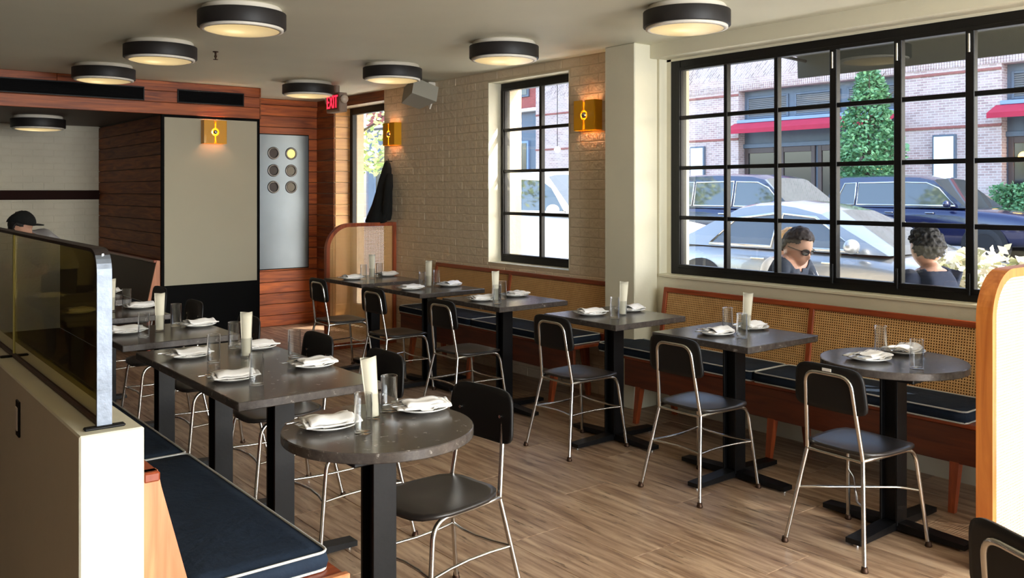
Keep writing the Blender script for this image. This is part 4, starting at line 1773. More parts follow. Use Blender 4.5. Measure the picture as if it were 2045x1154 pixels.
n_ = 'right round table'
place(3.825, 2.185, -.1, n_, 'chair side', 1)
place(4.12, 2.175, .1, n_, 'bench side', 0)
tumbler(4.04, 2.245, n_, 'bench side')
tumbler(3.80, 1.945, n_, 'chair side')
n_ = 'square table right of the pilaster'
place(3.855, 3.085, -.15, n_, 'chair side', 2)
place(4.17, 3.09, .15, n_, 'bench side', 3)
tumbler(4.00, 3.12, n_, 'bench side')
tumbler(3.87, 2.925, n_, 'chair side')
menu(4.085, 3.06, n_, -.8, 0, (0, .06))
n_ = 'square table before the pilaster'
place(3.85, 4.06, -.1, n_, 'chair side', 3)
place(4.17, 4.03, .1, n_, 'bench side', 2)
tumbler(3.86, 3.86, n_, 'chair side')
menu(3.99, 3.92, n_, -.6, 1, (0, .05))
n_ = 'nearest of three far tables'
place(3.74, 5.07, -.1, n_, 'chair side', 0)
place(4.09, 5.12, .1, n_, 'bench side', 1)
tumbler(3.73, 4.87, n_, 'chair side')
tumbler(3.91, 5.04, n_, 'bench side')
menu(3.80, 4.98, n_, -.3, 0)
n_ = 'middle of three far tables'
place(3.72, 5.98, -.1, n_, 'chair side', 1)
place(4.10, 5.99, .1, n_, 'bench side', 2)
tumbler(3.85, 6.01, n_, 'chair side')
tumbler(4.02, 6.06, n_, 'bench side')
menu(3.94, 6.05, n_, -.8, 1)
n_ = 'table at the far partition'
place(3.74, 6.98, -.1, n_, 'chair side', 2)
place(4.13, 7.05, .1, n_, 'bench side', 0)
tumbler(3.83, 6.93, n_, 'chair side')
tumbler(4.01, 6.97, n_, 'bench side')
menu(3.915, 6.93, n_, -.5, 0)

# ================================================================== STREET
M_asph = plain('asphalt', srgb(120, 118, 116), 0.85, var=.12, scale=3)
M_side = plain('pale_sidewalk', srgb(206, 202, 192), 0.8, var=.08, scale=1.2)
struct(MB().box((8.45, -40, -.25), (22.3, 60, -.05)).build('ground_road', M_asph))
sd = struct(MB().box((5.12, -40, -.25), (8.45, 60, -.012)).build('ground_sidewalk', M_side))
pm = MB().bbox((.004, .004, -.012), (1.106, 1.496, 0), .004).mesh('paving_slab', M_side)
for i in range(3):
    for j in range(14):
        obj('paving_slab', pm, sd, (5.12 + i * 1.11, -1.0 + j * 1.5, 0))
struct(MB().box((22.3, -40, -.25), (25.2, 60, 0.0)).build('ground_far_sidewalk', M_side))


def brick_mat(name, c1, c2, mortar, rot=0.0, sc=1.0):
    m, nt, b = newmat(name)
    geo = N(nt, 'ShaderNodeNewGeometry')
    sp = N(nt, 'ShaderNodeSeparateXYZ')
    L(nt, geo.outputs['Position'], sp.inputs[0])
    cb = N(nt, 'ShaderNodeCombineXYZ')
    sm = N(nt, 'ShaderNodeMath', operation='ADD')
    L(nt, sp.outputs['X'], sm.inputs[0])
    L(nt, sp.outputs['Y'], sm.inputs[1])
    L(nt, sm.outputs[0], cb.inputs[0])
    L(nt, sp.outputs['Z'], cb.inputs[1])
    mp = N(nt, 'ShaderNodeMapping')
    mp.inputs['Rotation'].default_value = (0, 0, rot)
    L(nt, cb.outputs[0], mp.inputs[0])
    bt = N(nt, 'ShaderNodeTexBrick')
    bt.inputs['Scale'].default_value = sc
    bt.inputs['Brick Width'].default_value = .21
    bt.inputs['Row Height'].default_value = .072
    bt.inputs['Mortar Size'].default_value = .009
    bt.inputs['Bias'].default_value = -.1
    bt.inputs['Color1'].default_value = c1
    bt.inputs['Color2'].default_value = c2
    bt.inputs['Mortar'].default_value = mortar
    L(nt, mp.outputs[0], bt.inputs['Vector'])
    nz = N(nt, 'ShaderNodeTexNoise', Scale=1.3, Detail=4.0)
    L(nt, geo.outputs['Position'], nz.inputs['Vector'])
    mx = N(nt, 'ShaderNodeMix', data_type='RGBA', blend_type='MIX')
    mr = N(nt, 'ShaderNodeMapRange')
    mr.inputs['From Min'].default_value = .35
    mr.inputs['From Max'].default_value = .75
    mr.inputs['To Max'].default_value = .45
    L(nt, nz.outputs['Fac'], mr.inputs[0])
    L(nt, mr.outputs[0], mx.inputs[0])
    L(nt, bt.outputs['Color'], mx.inputs[6])
    mx.inputs[7].default_value = mortar
    L(nt, mx.outputs[2], b.inputs['Base Color'])
    b.inputs['Roughness'].default_value = .85
    bp = N(nt, 'ShaderNodeBump', Strength=.6, Distance=.01, invert=True)
    L(nt, bt.outputs['Fac'], bp.inputs['Height'])
    L(nt, bp.outputs[0], b.inputs['Normal'])
    return m


M_facade = brick_mat('old_pink_brick', srgb(196, 164, 158), srgb(158, 128, 124), srgb(214, 202, 196))
M_herring = brick_mat('herringbone_brick', srgb(196, 168, 162), srgb(132, 106, 104), srgb(218, 206, 200), PI / 4)
M_bandbrick = plain('band_brick', srgb(150, 92, 84), .85, var=.15, scale=10)
M_redbrick = brick_mat('red_brick', srgb(176, 84, 78), srgb(150, 66, 62), srgb(160, 100, 92))
M_slate = plain('slate_blue_paint', srgb(92, 104, 118), .5, var=.05)
M_cap = plain('light_blue_flashing', srgb(128, 152, 184), .4)
M_awn = plain('crimson_canvas', srgb(176, 40, 66), .8, var=.08, scale=4)
M_brownfr = plain('brown_door_frame', srgb(74, 58, 54), .45)
M_shopglass = plain('dark_shop_glass', srgb(38, 40, 42), .08, spec=.8)
M_shutter = plain('grey_shutter', srgb(112, 112, 112), .6, var=.1, scale=3)
M_case = emis('lit_display_case', srgb(214, 232, 236), .55)

XF_ = 25.0
fa = thing('brick_building', 'pinkish brick building across the street with crimson awnings', 'building', (0, 0, 0))
mb = MB()
for (y0, y1, z0, z1) in ((-6, 5.0, 0, 4.95), (10.48, 13.41, 0, 4.95), (19.04, 29.85, 0, 4.95), (-6, 29.85, 4.95, 5.38)):
    mb.box((XF_, y0, z0), (XF_ + .6, y1, z1))
mb.build('wall', M_facade, fa)
MB().box((XF_ + .001, -6, 5.38), (XF_ + .6, 29.85, 9.5)).build('herringbone_panel', M_herring, fa)
for z in (3.32, 4.83):
    for y0, y1 in ((10.48, 13.41), (19.04, 29.85)):
        MB().bbox((XF_ - .035, y0, z - .035), (XF_ + .01, y1, z + .035), .005).build('string_course', M_bandbrick, fa)
sold = MB()
y = 3.0
while y < 24:
    sold.bbox((XF_ - .03, y, 4.97), (XF_ + .01, y + .062, 5.17), .004)
    y += .075
so_ = sold.build('soldier_course', M_facade, fa)
so_['kind'] = 'stuff'
for (y0, y1) in ((13.41, 19.04), (4.9, 10.48)):
    XR = XF_ + .35
    MB().box((XR, y0, 0), (XR + .1, y1, 4.95)).build('recess_wall', M_slate, fa)
    # transom shutters
    n = 3
    w = (y1 - y0) / n
    for k in range(n):
        a, b_ = y0 + k * w + .12, y0 + (k + 1) * w - .12
        f = MB()
        f.bbox((XR - .05, a, 4.0), (XR, a + .07, 4.75), .01)
        f.bbox((XR - .05, b_ - .07, 4.0), (XR, b_, 4.75), .01)
        f.bbox((XR - .05, a + .07, 4.68), (XR, b_ - .07, 4.75), .01)
        f.bbox((XR - .05, a + .07, 4.0), (XR, b_ - .07, 4.07), .01)
        fo_ = f.build('transom_window', M_slate, fa)
        sl_me = MB().bbox((XR - .035, a + .07, -.022), (XR - .005, b_ - .07, .022), .006).mesh('slat', M_shutter)
        for q in range(10):
            obj('slat', sl_me, fo_, (0, 0, 4.10 + q * .06))
    MB().bbox((XF_ - .10, y0, 3.84), (XR, y1, 3.95), .01).build('awning_cap', M_cap, fa)
    # awning: sloped canvas + valance
    aw = MB()
    aw.add([(XF_ - .06, y0 - .15, 3.84), (XF_ - .06, y1 + .12, 3.84), (XF_ - .62, y1 + .12, 3.60), (XF_ - .62, y0 - .15, 3.60),
            (XF_ - .06, y0 - .15, 3.81), (XF_ - .06, y1 + .12, 3.81), (XF_ - .60, y1 + .12, 3.58), (XF_ - .60, y0 - .15, 3.58),
            (XF_ - .62, y1 + .12, 3.46), (XF_ - .62, y0 - .15, 3.46), (XF_ - .60, y1 + .12, 3.46), (XF_ - .60, y0 - .15, 3.46)],
           [(0, 1, 2, 3), (7, 6, 5, 4), (3, 2, 8, 9), (6, 7, 11, 10), (9, 8, 10, 11), (0, 3, 7, 4), (1, 5, 6, 2), (3, 9, 11, 7), (2, 6, 10, 8)], False)
    aw.build('awning', M_awn, fa)
    MB().bbox((XR - .1, y0, 3.0), (XR, y1, 3.14), .01).build('lintel', M_slate, fa)
    # doors / shop windows
    n = 4
    w = (y1 - y0) / n
    for k in range(n):
        a, b_ = y0 + k * w + .05, y0 + (k + 1) * w - .05
        d = MB()
        d.bbox((XR - .07, a, 0), (XR, a + .14, 3.0), .01)
        d.bbox((XR - .07, b_ - .14, 0), (XR, b_, 3.0), .01)
        d.bbox((XR - .07, a + .14, 2.82), (XR, b_ - .14, 3.0), .01)
        d.bbox((XR - .07, a + .14, 0), (XR, b_ - .14, .35), .01)
        do = d.build('shop_door', M_brownfr, fa)
        MB().box((XR - .03, a + .14, .35), (XR - .02, b_ - .14, 2.82)).build('pane', M_shopglass, do)
for y0, y1 in ((20.5, 21.03), (11.70, 12.24)):
    c = MB()
    c.bbox((XF_ - .12, y0 - .05, 1.86), (XF_ - .0, y1 + .05, 3.12), .01)
    cc = c.build('display_case', M_slate, fa)
    MB().box((XF_ - .128, y0, 1.92), (XF_ - .12, y1, 3.06)).build('lit_face', M_case, cc)
wl = MB().sphere((XF_ + .2, 14.0, 2.25), .12, 12, 8).build('wall_light', emis('warm_light', srgb(255, 190, 90), 2.0), fa)
wl = MB().sphere((XF_ + .2, 10.0, 2.45), .14, 12, 8).build('wall_light', MATS['warm_light'], fa)

fb_ = thing('corner_building', 'grey blue shopfront with red brick upper floor seen through the small window', 'building', (0, 0, 0))
MB().box((25.6, 30.2, 0), (26.4, 46, 5.1)).build('shopfront', M_slate, fb_)
MB().box((25.6, 30.2, 5.25), (26.4, 46, 11)).build('wall', M_redbrick, fb_)
MB().bbox((25.3, 30.1, 5.1), (26.4, 46, 5.25), .02).build('cornice', M_white, fb_)
for k in range(5):
    y = 31.0 + k * 2.9
    f = MB().bbox((25.52, y, 5.8), (25.62, y + 1.5, 7.6), .02).build('window', M_slate, fb_)
    MB().box((25.50, y + .1, 5.9), (25.52, y + 1.4, 7.5)).build('pane', M_shopglass, f)
    f = MB().bbox((25.50, y, .6), (25.62, y + 2.2, 3.8), .02).build('shop_window', M_cap, fb_)
    MB().box((25.48, y + .1, .7), (25.50, y + 2.1, 3.7)).build('pane', M_shopglass, f)
MB().bbox((25.1, 31.2, 6.4), (25.5, 32.1, 6.95), .02).build('air_conditioner', M_white, fb_)


# ---- cars
def car(label, loc, rotz, spec, paint, trim_mat):
    t = thing(spec['name'], label, 'car', loc, rotz, 'parked cars')
    hw = spec['w'] / 2
    st = spec['body']     # (x, zlow, ztop, widthscale)
    vs, fs = [], []
    for x, zl, zt, ws_ in st:
        W = hw * ws_
        sec = [(W * .80, zl), (W * .95, zl + .06), (W * .995, zl + .22), (W, (zl + zt) / 2 + .05), (W * .985, zt - .14), (W * .93, zt - .03), (W * .80, zt), (W * .4, zt + .02), (0, zt + .028)]
        full = [(-a, b_) for a, b_ in sec[:-1]] + [sec[-1]] + [(a, b_) for a, b_ in reversed(sec[:-1])]
        vs += [(x, a, b_) for a, b_ in full]
    n = 17
    for i in range(len(st) - 1):
        for k in range(n - 1):
            fs.append((i * n + k, i * n + k + 1, (i + 1) * n + k + 1, (i + 1) * n + k))
        fs.append((i * n + n - 1, i * n, (i + 1) * n, (i + 1) * n + n - 1))
    fs.append(tuple(range(n)))
    fs.append(tuple((len(st) - 1) * n + k for k in range(n)))
    bo = MB().add(vs, fs, True).build('body', paint, t)
    md = bo.modifiers.new('sub', 'SUBSURF')
    md.levels = 1
    md.render_levels = 1
    # greenhouse
    gh = spec['cabin']    # rear_base, roof_rear, roof_front, wind_base: x ; zb, zt
    zb_, zt_ = spec['zb'], spec['h']
    hb, ht = hw * .90, hw * spec.get('tuck', .70)
    xs = [gh[0], gh[1], gh[1] + .25, (gh[1] + gh[2]) / 2, gh[2] - .35, gh[2], gh[3]]
    zs = [zb_, zt_ - .06, zt_ - .015, zt_, zt_ - .03, zt_ - .10, zb_]
    vs, fs = [], []
    m = len(xs)
    mb = MB()
    rows = []
    for x, z in zip(xs, zs):
        k = (z - zb_) / (zt_ - zb_)
        w2 = hb + (ht - hb) * k
        rows.append([(x, -w2, z), (x, -w2 * .82, z + .035 * k), (x, 0, z + .055 * k), (x, w2 * .82, z + .035 * k), (x, w2, z)])
    for i in range(m - 1):
        mb.cur = 1 if i in (0, m - 2) else 0
        mb.add(rows[i] + rows[i + 1], [(k, k + 1, 5 + k + 1, 5 + k) for k in range(4)], True)
    mb.cur = 0
    for s in (0, 4):
        poly = [r_[s] for r_ in rows]
        mb.add(poly, [tuple(range(m))], False)
    mb.build('roof', [paint, M_carglass], t)
    # side windows
    for s in (-1, 1):
        for win in spec['windows']:
            P = []
            for x, z in win:
                k = (z - zb_) / (zt_ - zb_)
                P.append(Vector((x, s * (hb + (ht - hb) * k + .008), z)))
            wv = MB().add(P + [p - Vector((0, s * .012, 0)) for p in P], [tuple(range(len(P))), tuple(range(2 * len(P) - 1, len(P) - 1, -1))] + [(q, (q + 1) % len(P), len(P) + (q + 1) % len(P), len(P) + q) for q in range(len(P))], False).build('side_window', M_carglass, t)
            MB().tube(P, .020, 6, closed=True).build('window_trim', trim_mat, wv)
        # mirror
        MB().sphere((gh[3] - .35, s * (hw * 1.06), zb_ + .09), .11, 14, 9, (.7, 1.1, .75)).build('mirror', paint, t)
        for hx in spec['handles']:
            MB().bbox((hx - .1, s * hw * .99 - .02, zb_ - .13), (hx + .1, s * hw * .99 + .02, zb_ - .10), .008).build('door_handle', trim_mat, t)
    r = spec['wr']
    for wx in spec['wheels']:
        for s in (-1, 1):
            y = s * (hw - .10)
            MB().cyl((wx, s * (hw - .26), r + .02), (wx, s * (hw + .004), r + .02), r + .06, n=36).build('wheel_arch', M_tyre, t)
            wh = MB().lathe([(r * .62, -.10), (r * .95, -.10), (r, -.07), (r, .07), (r * .95, .105), (r * .64, .11)], (wx, s * (hw - .095), r), 36, 'Y').build('wheel', M_tyre, t)
            rim = MB().lathe([(.0001, .02 * s), (r * .62, .03 * s), (r * .66, .10 * s)], (wx, s * (hw - .09), r), 36, 'Y')
            for q in range(5):
                a = 2 * PI * q / 5
                Mx = Matrix.Translation((wx, s * (hw - .01), r)) @ Matrix.Rotation(a, 4, 'Y')
                rim.bbox((.02, -.012, -.035), (r * .63, .012, .035), .006, Mx)
            rim.build('rim', M_rim, wh)
    fx = spec['front']
    for s in (-1, 1):
        hl = MB()
        hl.bbox((fx[0], s * hw * .62 - .20, fx[1]), (fx[0] + fx[3], s * hw * .62 + .20, fx[2]), .03)
        hl.build('headlight', M_headlight, t)
    MB().bbox((fx[0] + .02, -hw * .38, fx[1] - .18), (fx[0] + fx[3] + .03, hw * .38, fx[2] + .02), .03).build('grille', M_chrome, t)
    MB().bbox((st[0][0] - .0, -hw * .5, .45), (st[0][0] + .05, hw * .5, .60), .01).build('rear_bumper', paint, t)
    return t


M_carglass = plain('car_glass', srgb(62, 66, 66), .04, spec=1.0)
M_tyre = plain('tyre', srgb(24, 24, 26), .7)
M_rim = plain('alloy_rim', srgb(170, 172, 176), .3, .9)
M_headlight = plain('headlight', srgb(225, 228, 230), .12, .3)
M_silver = plain('silver_car_paint', srgb(138, 140, 140), .28, .6, coat=1.0)
M_navy = plain('navy_car_paint', srgb(22, 30, 66), .22, .3, coat=1.0)
M_whitecar = plain('white_car_paint', srgb(236, 236, 234), .3, coat=.8)
SUV = dict(name='suv', w=2.0, h=1.93, zb=1.22, tuck=.76, wr=.41, wheels=(-1.48, 1.42), handles=(-.7, .25),
           body=[(-2.5, .55, 1.10, .84), (-2.46, .42, 1.22, .93), (-2.2, .38, 1.25, .99), (-1.0, .36, 1.24, 1.0), (.4, .36, 1.22, 1.0), (1.0, .36, 1.20, 1.0), (1.7, .38, 1.15, .985), (2.25, .40, 1.08, .94), (2.45, .45, 1.0, .85), (2.5, .55, .85, .78)],
           cabin=(-2.42, -2.2, .25, 1.02),
           windows=[[(-2.12, 1.27), (-1.92, 1.78), (-1.62, 1.79), (-1.62, 1.27)], [(-1.56, 1.27), (-1.56, 1.79), (-.52, 1.80), (-.52, 1.27)], [(-.46, 1.27), (-.46, 1.80), (.1, 1.78), (.38, 1.66), (.78, 1.27)]],
           front=(2.28, .80, .98, .22))
SED = dict(name='sedan', w=1.82, h=1.43, zb=.90, tuck=.66, wr=.33, wheels=(-1.42, 1.43), handles=(-.55, .42),
           body=[(-2.38, .42, .70, .80), (-2.33, .30, .88, .90), (-2.0, .24, .93, .97), (-1.0, .20, .92, 1.0), (.3, .20, .90, 1.0), (.9, .20, .89, 1.0), (1.5, .22, .82, .985), (2.1, .25, .74, .93), (2.32, .30, .66, .84), (2.38, .38, .56, .78)],
           cabin=(-2.0, -1.05, .15, 1.08),
           windows=[[(-1.35, .93), (-1.02, 1.26), (-.42, 1.33), (-.42, .93)], [(-.36, .93), (-.36, 1.33), (.1, 1.29), (.72, .93)]],
           front=(2.16, .52, .68, .2))
car('silver sedan parked nearest, behind the two seated men', (9.95, 6.06, -.05), -PI / 2, SED, M_silver, M_chrome)
car('dark blue large car behind the silver sedan, seen in the left panes', (16.5, 11.55, -.05), -PI / 2, SUV, M_navy, M_chrome)
car('dark blue large car at the right panes, parked before the brick pier', (20.6, 10.0, -.05), -PI / 2, SUV, M_navy, M_chrome)
SUVW = dict(SUV)
SUVW['h'] = 1.82
car('white car blown out by sun, seen through the small steel window', (10.05, 11.0, -.05), -PI / 2, SUV, M_whitecar, M_white)


# ---- foliage
def leafmat(name, a, b_):
    m, nt, b = newmat(name)
    geo = N(nt, 'ShaderNodeNewGeometry')
    rp = N(nt, 'ShaderNodeValToRGB')
    rp.color_ramp.elements[0].color = a
    rp.color_ramp.elements[1].color = b_
    L(nt, geo.outputs['Random Per Island'], rp.inputs[0])
    L(nt, rp.outputs[0], b.inputs['Base Color'])
    b.inputs['Roughness'].default_value = .5
    b.inputs['Subsurface Weight'].default_value = 0.0
    b.inputs['Transmission Weight'].default_value = 0.0
    return m


M_leaf = leafmat('pear_leaf', srgb(52, 104, 66), srgb(128, 178, 122))
M_leaf2 = leafmat('sunny_leaf', srgb(110, 140, 60), srgb(220, 232, 160))
M_leaf3 = leafmat('variegated_leaf', srgb(150, 160, 110), srgb(250, 240, 226))
M_bark = plain('bark', srgb(80, 66, 54), .9, var=.2)


def foliage(fn, n, size, seed):
    rnd = random.Random(seed)
    mb = MB()
    for _ in range(n):
        c = fn(rnd)
        d = Vector((rnd.gauss(0, 1), rnd.gauss(0, 1), rnd.gauss(0, .6))).normalized()
        u = d.cross(Vector((rnd.gauss(0, 1), rnd.gauss(0, 1), rnd.gauss(0, 1)))).normalized()
        s = size * rnd.uniform(.6, 1.2)
        mid = c + d * s * .5
        mb.add([c, mid + u * s * .28, c + d * s, mid - u * s * .28], [(0, 1, 2, 3)], False)
    return mb


def in_cone(cx, cy, z0, z1, r):
    def f(rnd):
        k = rnd.random() ** 1.15
        z = z0 + (z1 - z0) * k
        rr = r * (math.sin(min(1, (k + .08) * 3.2) * PI / 2)) * (1 - k) ** .55 * (.55 + .45 * rnd.random() ** .5)
        a = rnd.uniform(0, 2 * PI)
        rr *= 1 + .18 * math.sin(a * 3 + z * 4) 
        return Vector((cx + rr * math.cos(a), cy + rr * math.sin(a), z))
    return f


def tree(label, x, y, zc0, zc1, r, n, size, mat_, seed):
    t = thing('street_tree', label, 'tree', (x, y, 0))
    MB().tube([(0, 0, 0), (.02, .01, zc0), (0, -.01, (zc0 + zc1) / 2), (.0, 0, zc1 * .9)], [.09, .07, .045, .015], 10).build('trunk', M_bark, t)
    br = MB()
    rnd = random.Random(seed)
    for k in range(14):
        z = zc0 + (zc1 - zc0) * k / 16
        a = k * 2.4
        br.tube([(0, 0, z), (r * .4 * math.cos(a), r * .4 * math.sin(a), z + .25), (r * .7 * math.cos(a), r * .7 * math.sin(a), z + .55)], [.03, .018, .006], 6)
    o1 = br.build('branches', M_bark, t)
    o1['kind'] = 'stuff'
    o2 = foliage(in_cone(0, 0, zc0, zc1, r), n, size, seed).build('foliage', mat_, t, fix=False)
    o2['kind'] = 'stuff'
    return t


tree('young columnar pear tree in front of the crimson awning', 23.0, 13.12, 1.75, 4.95, .95, 6500, .15, M_leaf, 5)
tree('sunlit leafy tree seen through the entrance glazing', 8.1, 15.2, 1.9, 7.0, 2.1, 5200, .16, M_leaf2, 6)
tree('second sunlit tree farther up the street', 8.3, 21.5, 1.9, 8.0, 2.8, 5200, .2, M_leaf2, 8)


def box_region(x0, x1, y0, y1, z0, z1):
    def f(rnd):
        x, y = rnd.uniform(x0, x1), rnd.uniform(y0, y1)
        top = z1 - .25 * abs(noise.noise(Vector((x * 3, y * 3, 0)))) * 2
        return Vector((x, y, z0 + (top - z0) * rnd.random() ** .5))
    return f


def planter(label, x0, x1, y0, y1, hz, ztop, n, size, mat_, seed, flowers=False):
    cx, cy = (x0 + x1) / 2, (y0 + y1) / 2
    t = thing('planter', label, 'planter', (cx, cy, 0))
    a, b_ = (x1 - x0) / 2, (y1 - y0) / 2
    MB().bbox((-a, -b_, 0), (a, b_, hz), .02).build('box', M_shutter, t)
    f = foliage(box_region(-a - .05, a + .05, -b_ - .05, b_ + .05, hz - .05, ztop), n, size, seed).build('foliage', mat_, t, fix=False)
    f['kind'] = 'stuff'
    return t


planter('planter of pale flowering plants outside the right panes', 6.2, 6.75, 1.2, 3.05, .55, 1.14, 3400, .10, M_leaf3, 9)
planter('low green hedge in a box at the far right shop door', 24.2, 24.7, 7.6, 10.45, .5, 1.75, 3500, .13, M_leaf, 10)

# ---- canopy over the terrace
cn = thing('terrace_awning', 'dark olive street awning seen from below above the big window', 'awning', (0, 0, 0))
M_olive = plain('olive_canvas', srgb(34, 36, 29), .8, var=.05)
MB().prism([(5.13, 3.02), (5.13, 2.99), (7.17, 2.79), (7.18, 2.595), (7.20, 2.595), (7.20, 2.82)], .1, 4.80, 'Y').build('canopy', M_olive, cn)
for y in (.2, 2.1, 4.7):
    MB().tube([(5.13, y, 2.80), (7.15, y, 2.74)], .015, 8).build('arm', M_blackmetal, cn)
lb = thing('hanging_bulb', 'single bare bulb on a cord outside the small steel window', 'lamp', (6.5, 7.39, .06))
MB().cyl((0, 0, 1.98), (0, 0, 2.80), .004, n=8).build('cord', M_blackmetal, lb)
MB().sphere((0, 0, 1.95), .035, 14, 10).build('bulb', emis('bulb_glow', (1, .95, .85, 1), 2.0), lb)
pp = thing('white_post', 'slim white post outside the entrance glazing', 'post', (5.7, 10.45, 0))
MB().tube([(0, 0, 0), (-.06, .05, 3.4)], .045, 12).build('shaft', M_white, pp)
MB().lathe([(.0001, .03), (.11, .03), (.12, .0), (.0001, .0)], n=20).build('base', M_white, pp)

# ---- terrace furniture
tt_ = thing('terrace_table', 'small round terrace table between the two seated men', 'table', (5.42, 3.22, 0))
MB().lathe([(.0001, .74), (.19, .74), (.195, .73), (.19, .72), (.0001, .72)], n=36).build('table_top', M_white, tt_)
MB().cyl((0, 0, .02), (0, 0, .72), .03).build('column', M_blackmetal, tt_)
MB().lathe([(.0001, .03), (.2, .02), (.21, 0), (.0001, 0)], n=28).build('base', M_blackmetal, tt_)


def stool(label, x, y):
    t = thing('stool', label, 'stool', (x, y, 0), 0, 'terrace stools')
    MB().lathe([(.0001, .385), (.17, .385), (.175, .375), (.17, .36), (.0001, .36)], n=28).build('seat', M_blackmetal, t)
    for k in range(4):
        a = PI / 4 + k * PI / 2
        MB().cyl((.17 * math.cos(a), .17 * math.sin(a), 0), (.12 * math.cos(a), .12 * math.sin(a), .365), .012, n=8).build('leg', M_blackmetal, t)


# ================================================================== PEOPLE
def skinmat(name, c):
    m, nt, b = newmat(name)
    b.inputs['Base Color'].default_value = c
    b.inputs['Roughness'].default_value = .5
    b.inputs['Subsurface Weight'].default_value = .03
    b.inputs['Subsurface Radius'].default_value = (.02, .008, .005)
    return m


M_skin = skinmat('skin', srgb(182, 138, 116))
M_lip = skinmat('lip', srgb(176, 104, 100))


def head_mesh(mb, M, scale=1.0):
    """head in local frame: x forward, y left, z up, origin at head centre; M places it"""
    def fn(p, d):
        x, y, z = d
        # d is on unit sphere
        X, Y, Z = x * .098, y * .076, z * .120
        if x > 0:
            X *= 1 - .10 * (1 - abs(z)) + (.06 if z < -.3 else 0)
        # jaw narrowing
        if z < 0:
            k = min(1, -z * 1.2)
            Y *= 1 - .30 * k * k
            if x < 0:
                X *= 1 - .25 * k
            else:
                X *= 1 + .02 * k
        # chin
        X += .012 * math.exp(-((z + .82) ** 2) / .03) * max(0, x) * math.exp(-(y * y) / .1)
        # brow
        X += .005 * math.exp(-((z - .20) ** 2) / .012) * max(0, x) * math.exp(-(y * y) / .25)
        # eye sockets
        for s in (-1, 1):
            X -= .010 * math.exp(-((z - .04) ** 2) / .010 - ((y - s * .38) ** 2) / .022) * max(0, x)
            X += .004 * math.exp(-((z + .18) ** 2) / .02 - ((y - s * .46) ** 2) / .03) * max(0, x)
        # nose
        if x > 0:
            nz_ = -.24
            prof = math.exp(-((z - nz_) ** 2) / (.012 if z < nz_ else .07))
            X += .026 * prof * math.exp(-(y * y) / (.012 + .010 * max(0, -z + .1)))
            # lips
            X += .006 * math.exp(-((z + .50) ** 2) / .0035) * math.exp(-(y * y) / .06)
            X += .0055 * math.exp(-((z + .60) ** 2) / .004) * math.exp(-(y * y) / .05)
            X -= .003 * math.exp(-((z + .55) ** 2) / .0008) * math.exp(-(y * y) / .06)
        return M @ (Vector((X, Y, Z)) * scale)
    mb.sphere((0, 0, 0), 1.0, 56, 44, fn=fn)
    for s in (-1, 1):
        vs_ear = []

        def fe(p, d, s=s):
            v = Vector((d.x * .017, d.y * .008, d.z * .030))
            v = Vector((v.x - .010, v.y + s * .076, v.z - .004))
            if abs(d.y) > .3 and d.y * s > 0:
                v.y -= s * .004 * (1 - d.x ** 2)
            return M @ (v * scale)
        mb.sphere((0, 0, 0), 1.0, 14, 10, fn=fe)


def bake(o):
    dg = bpy.context.evaluated_depsgraph_get()
    dg.update()
    me = bpy.data.meshes.new_from_object(o.evaluated_get(dg), depsgraph=dg)
    return me


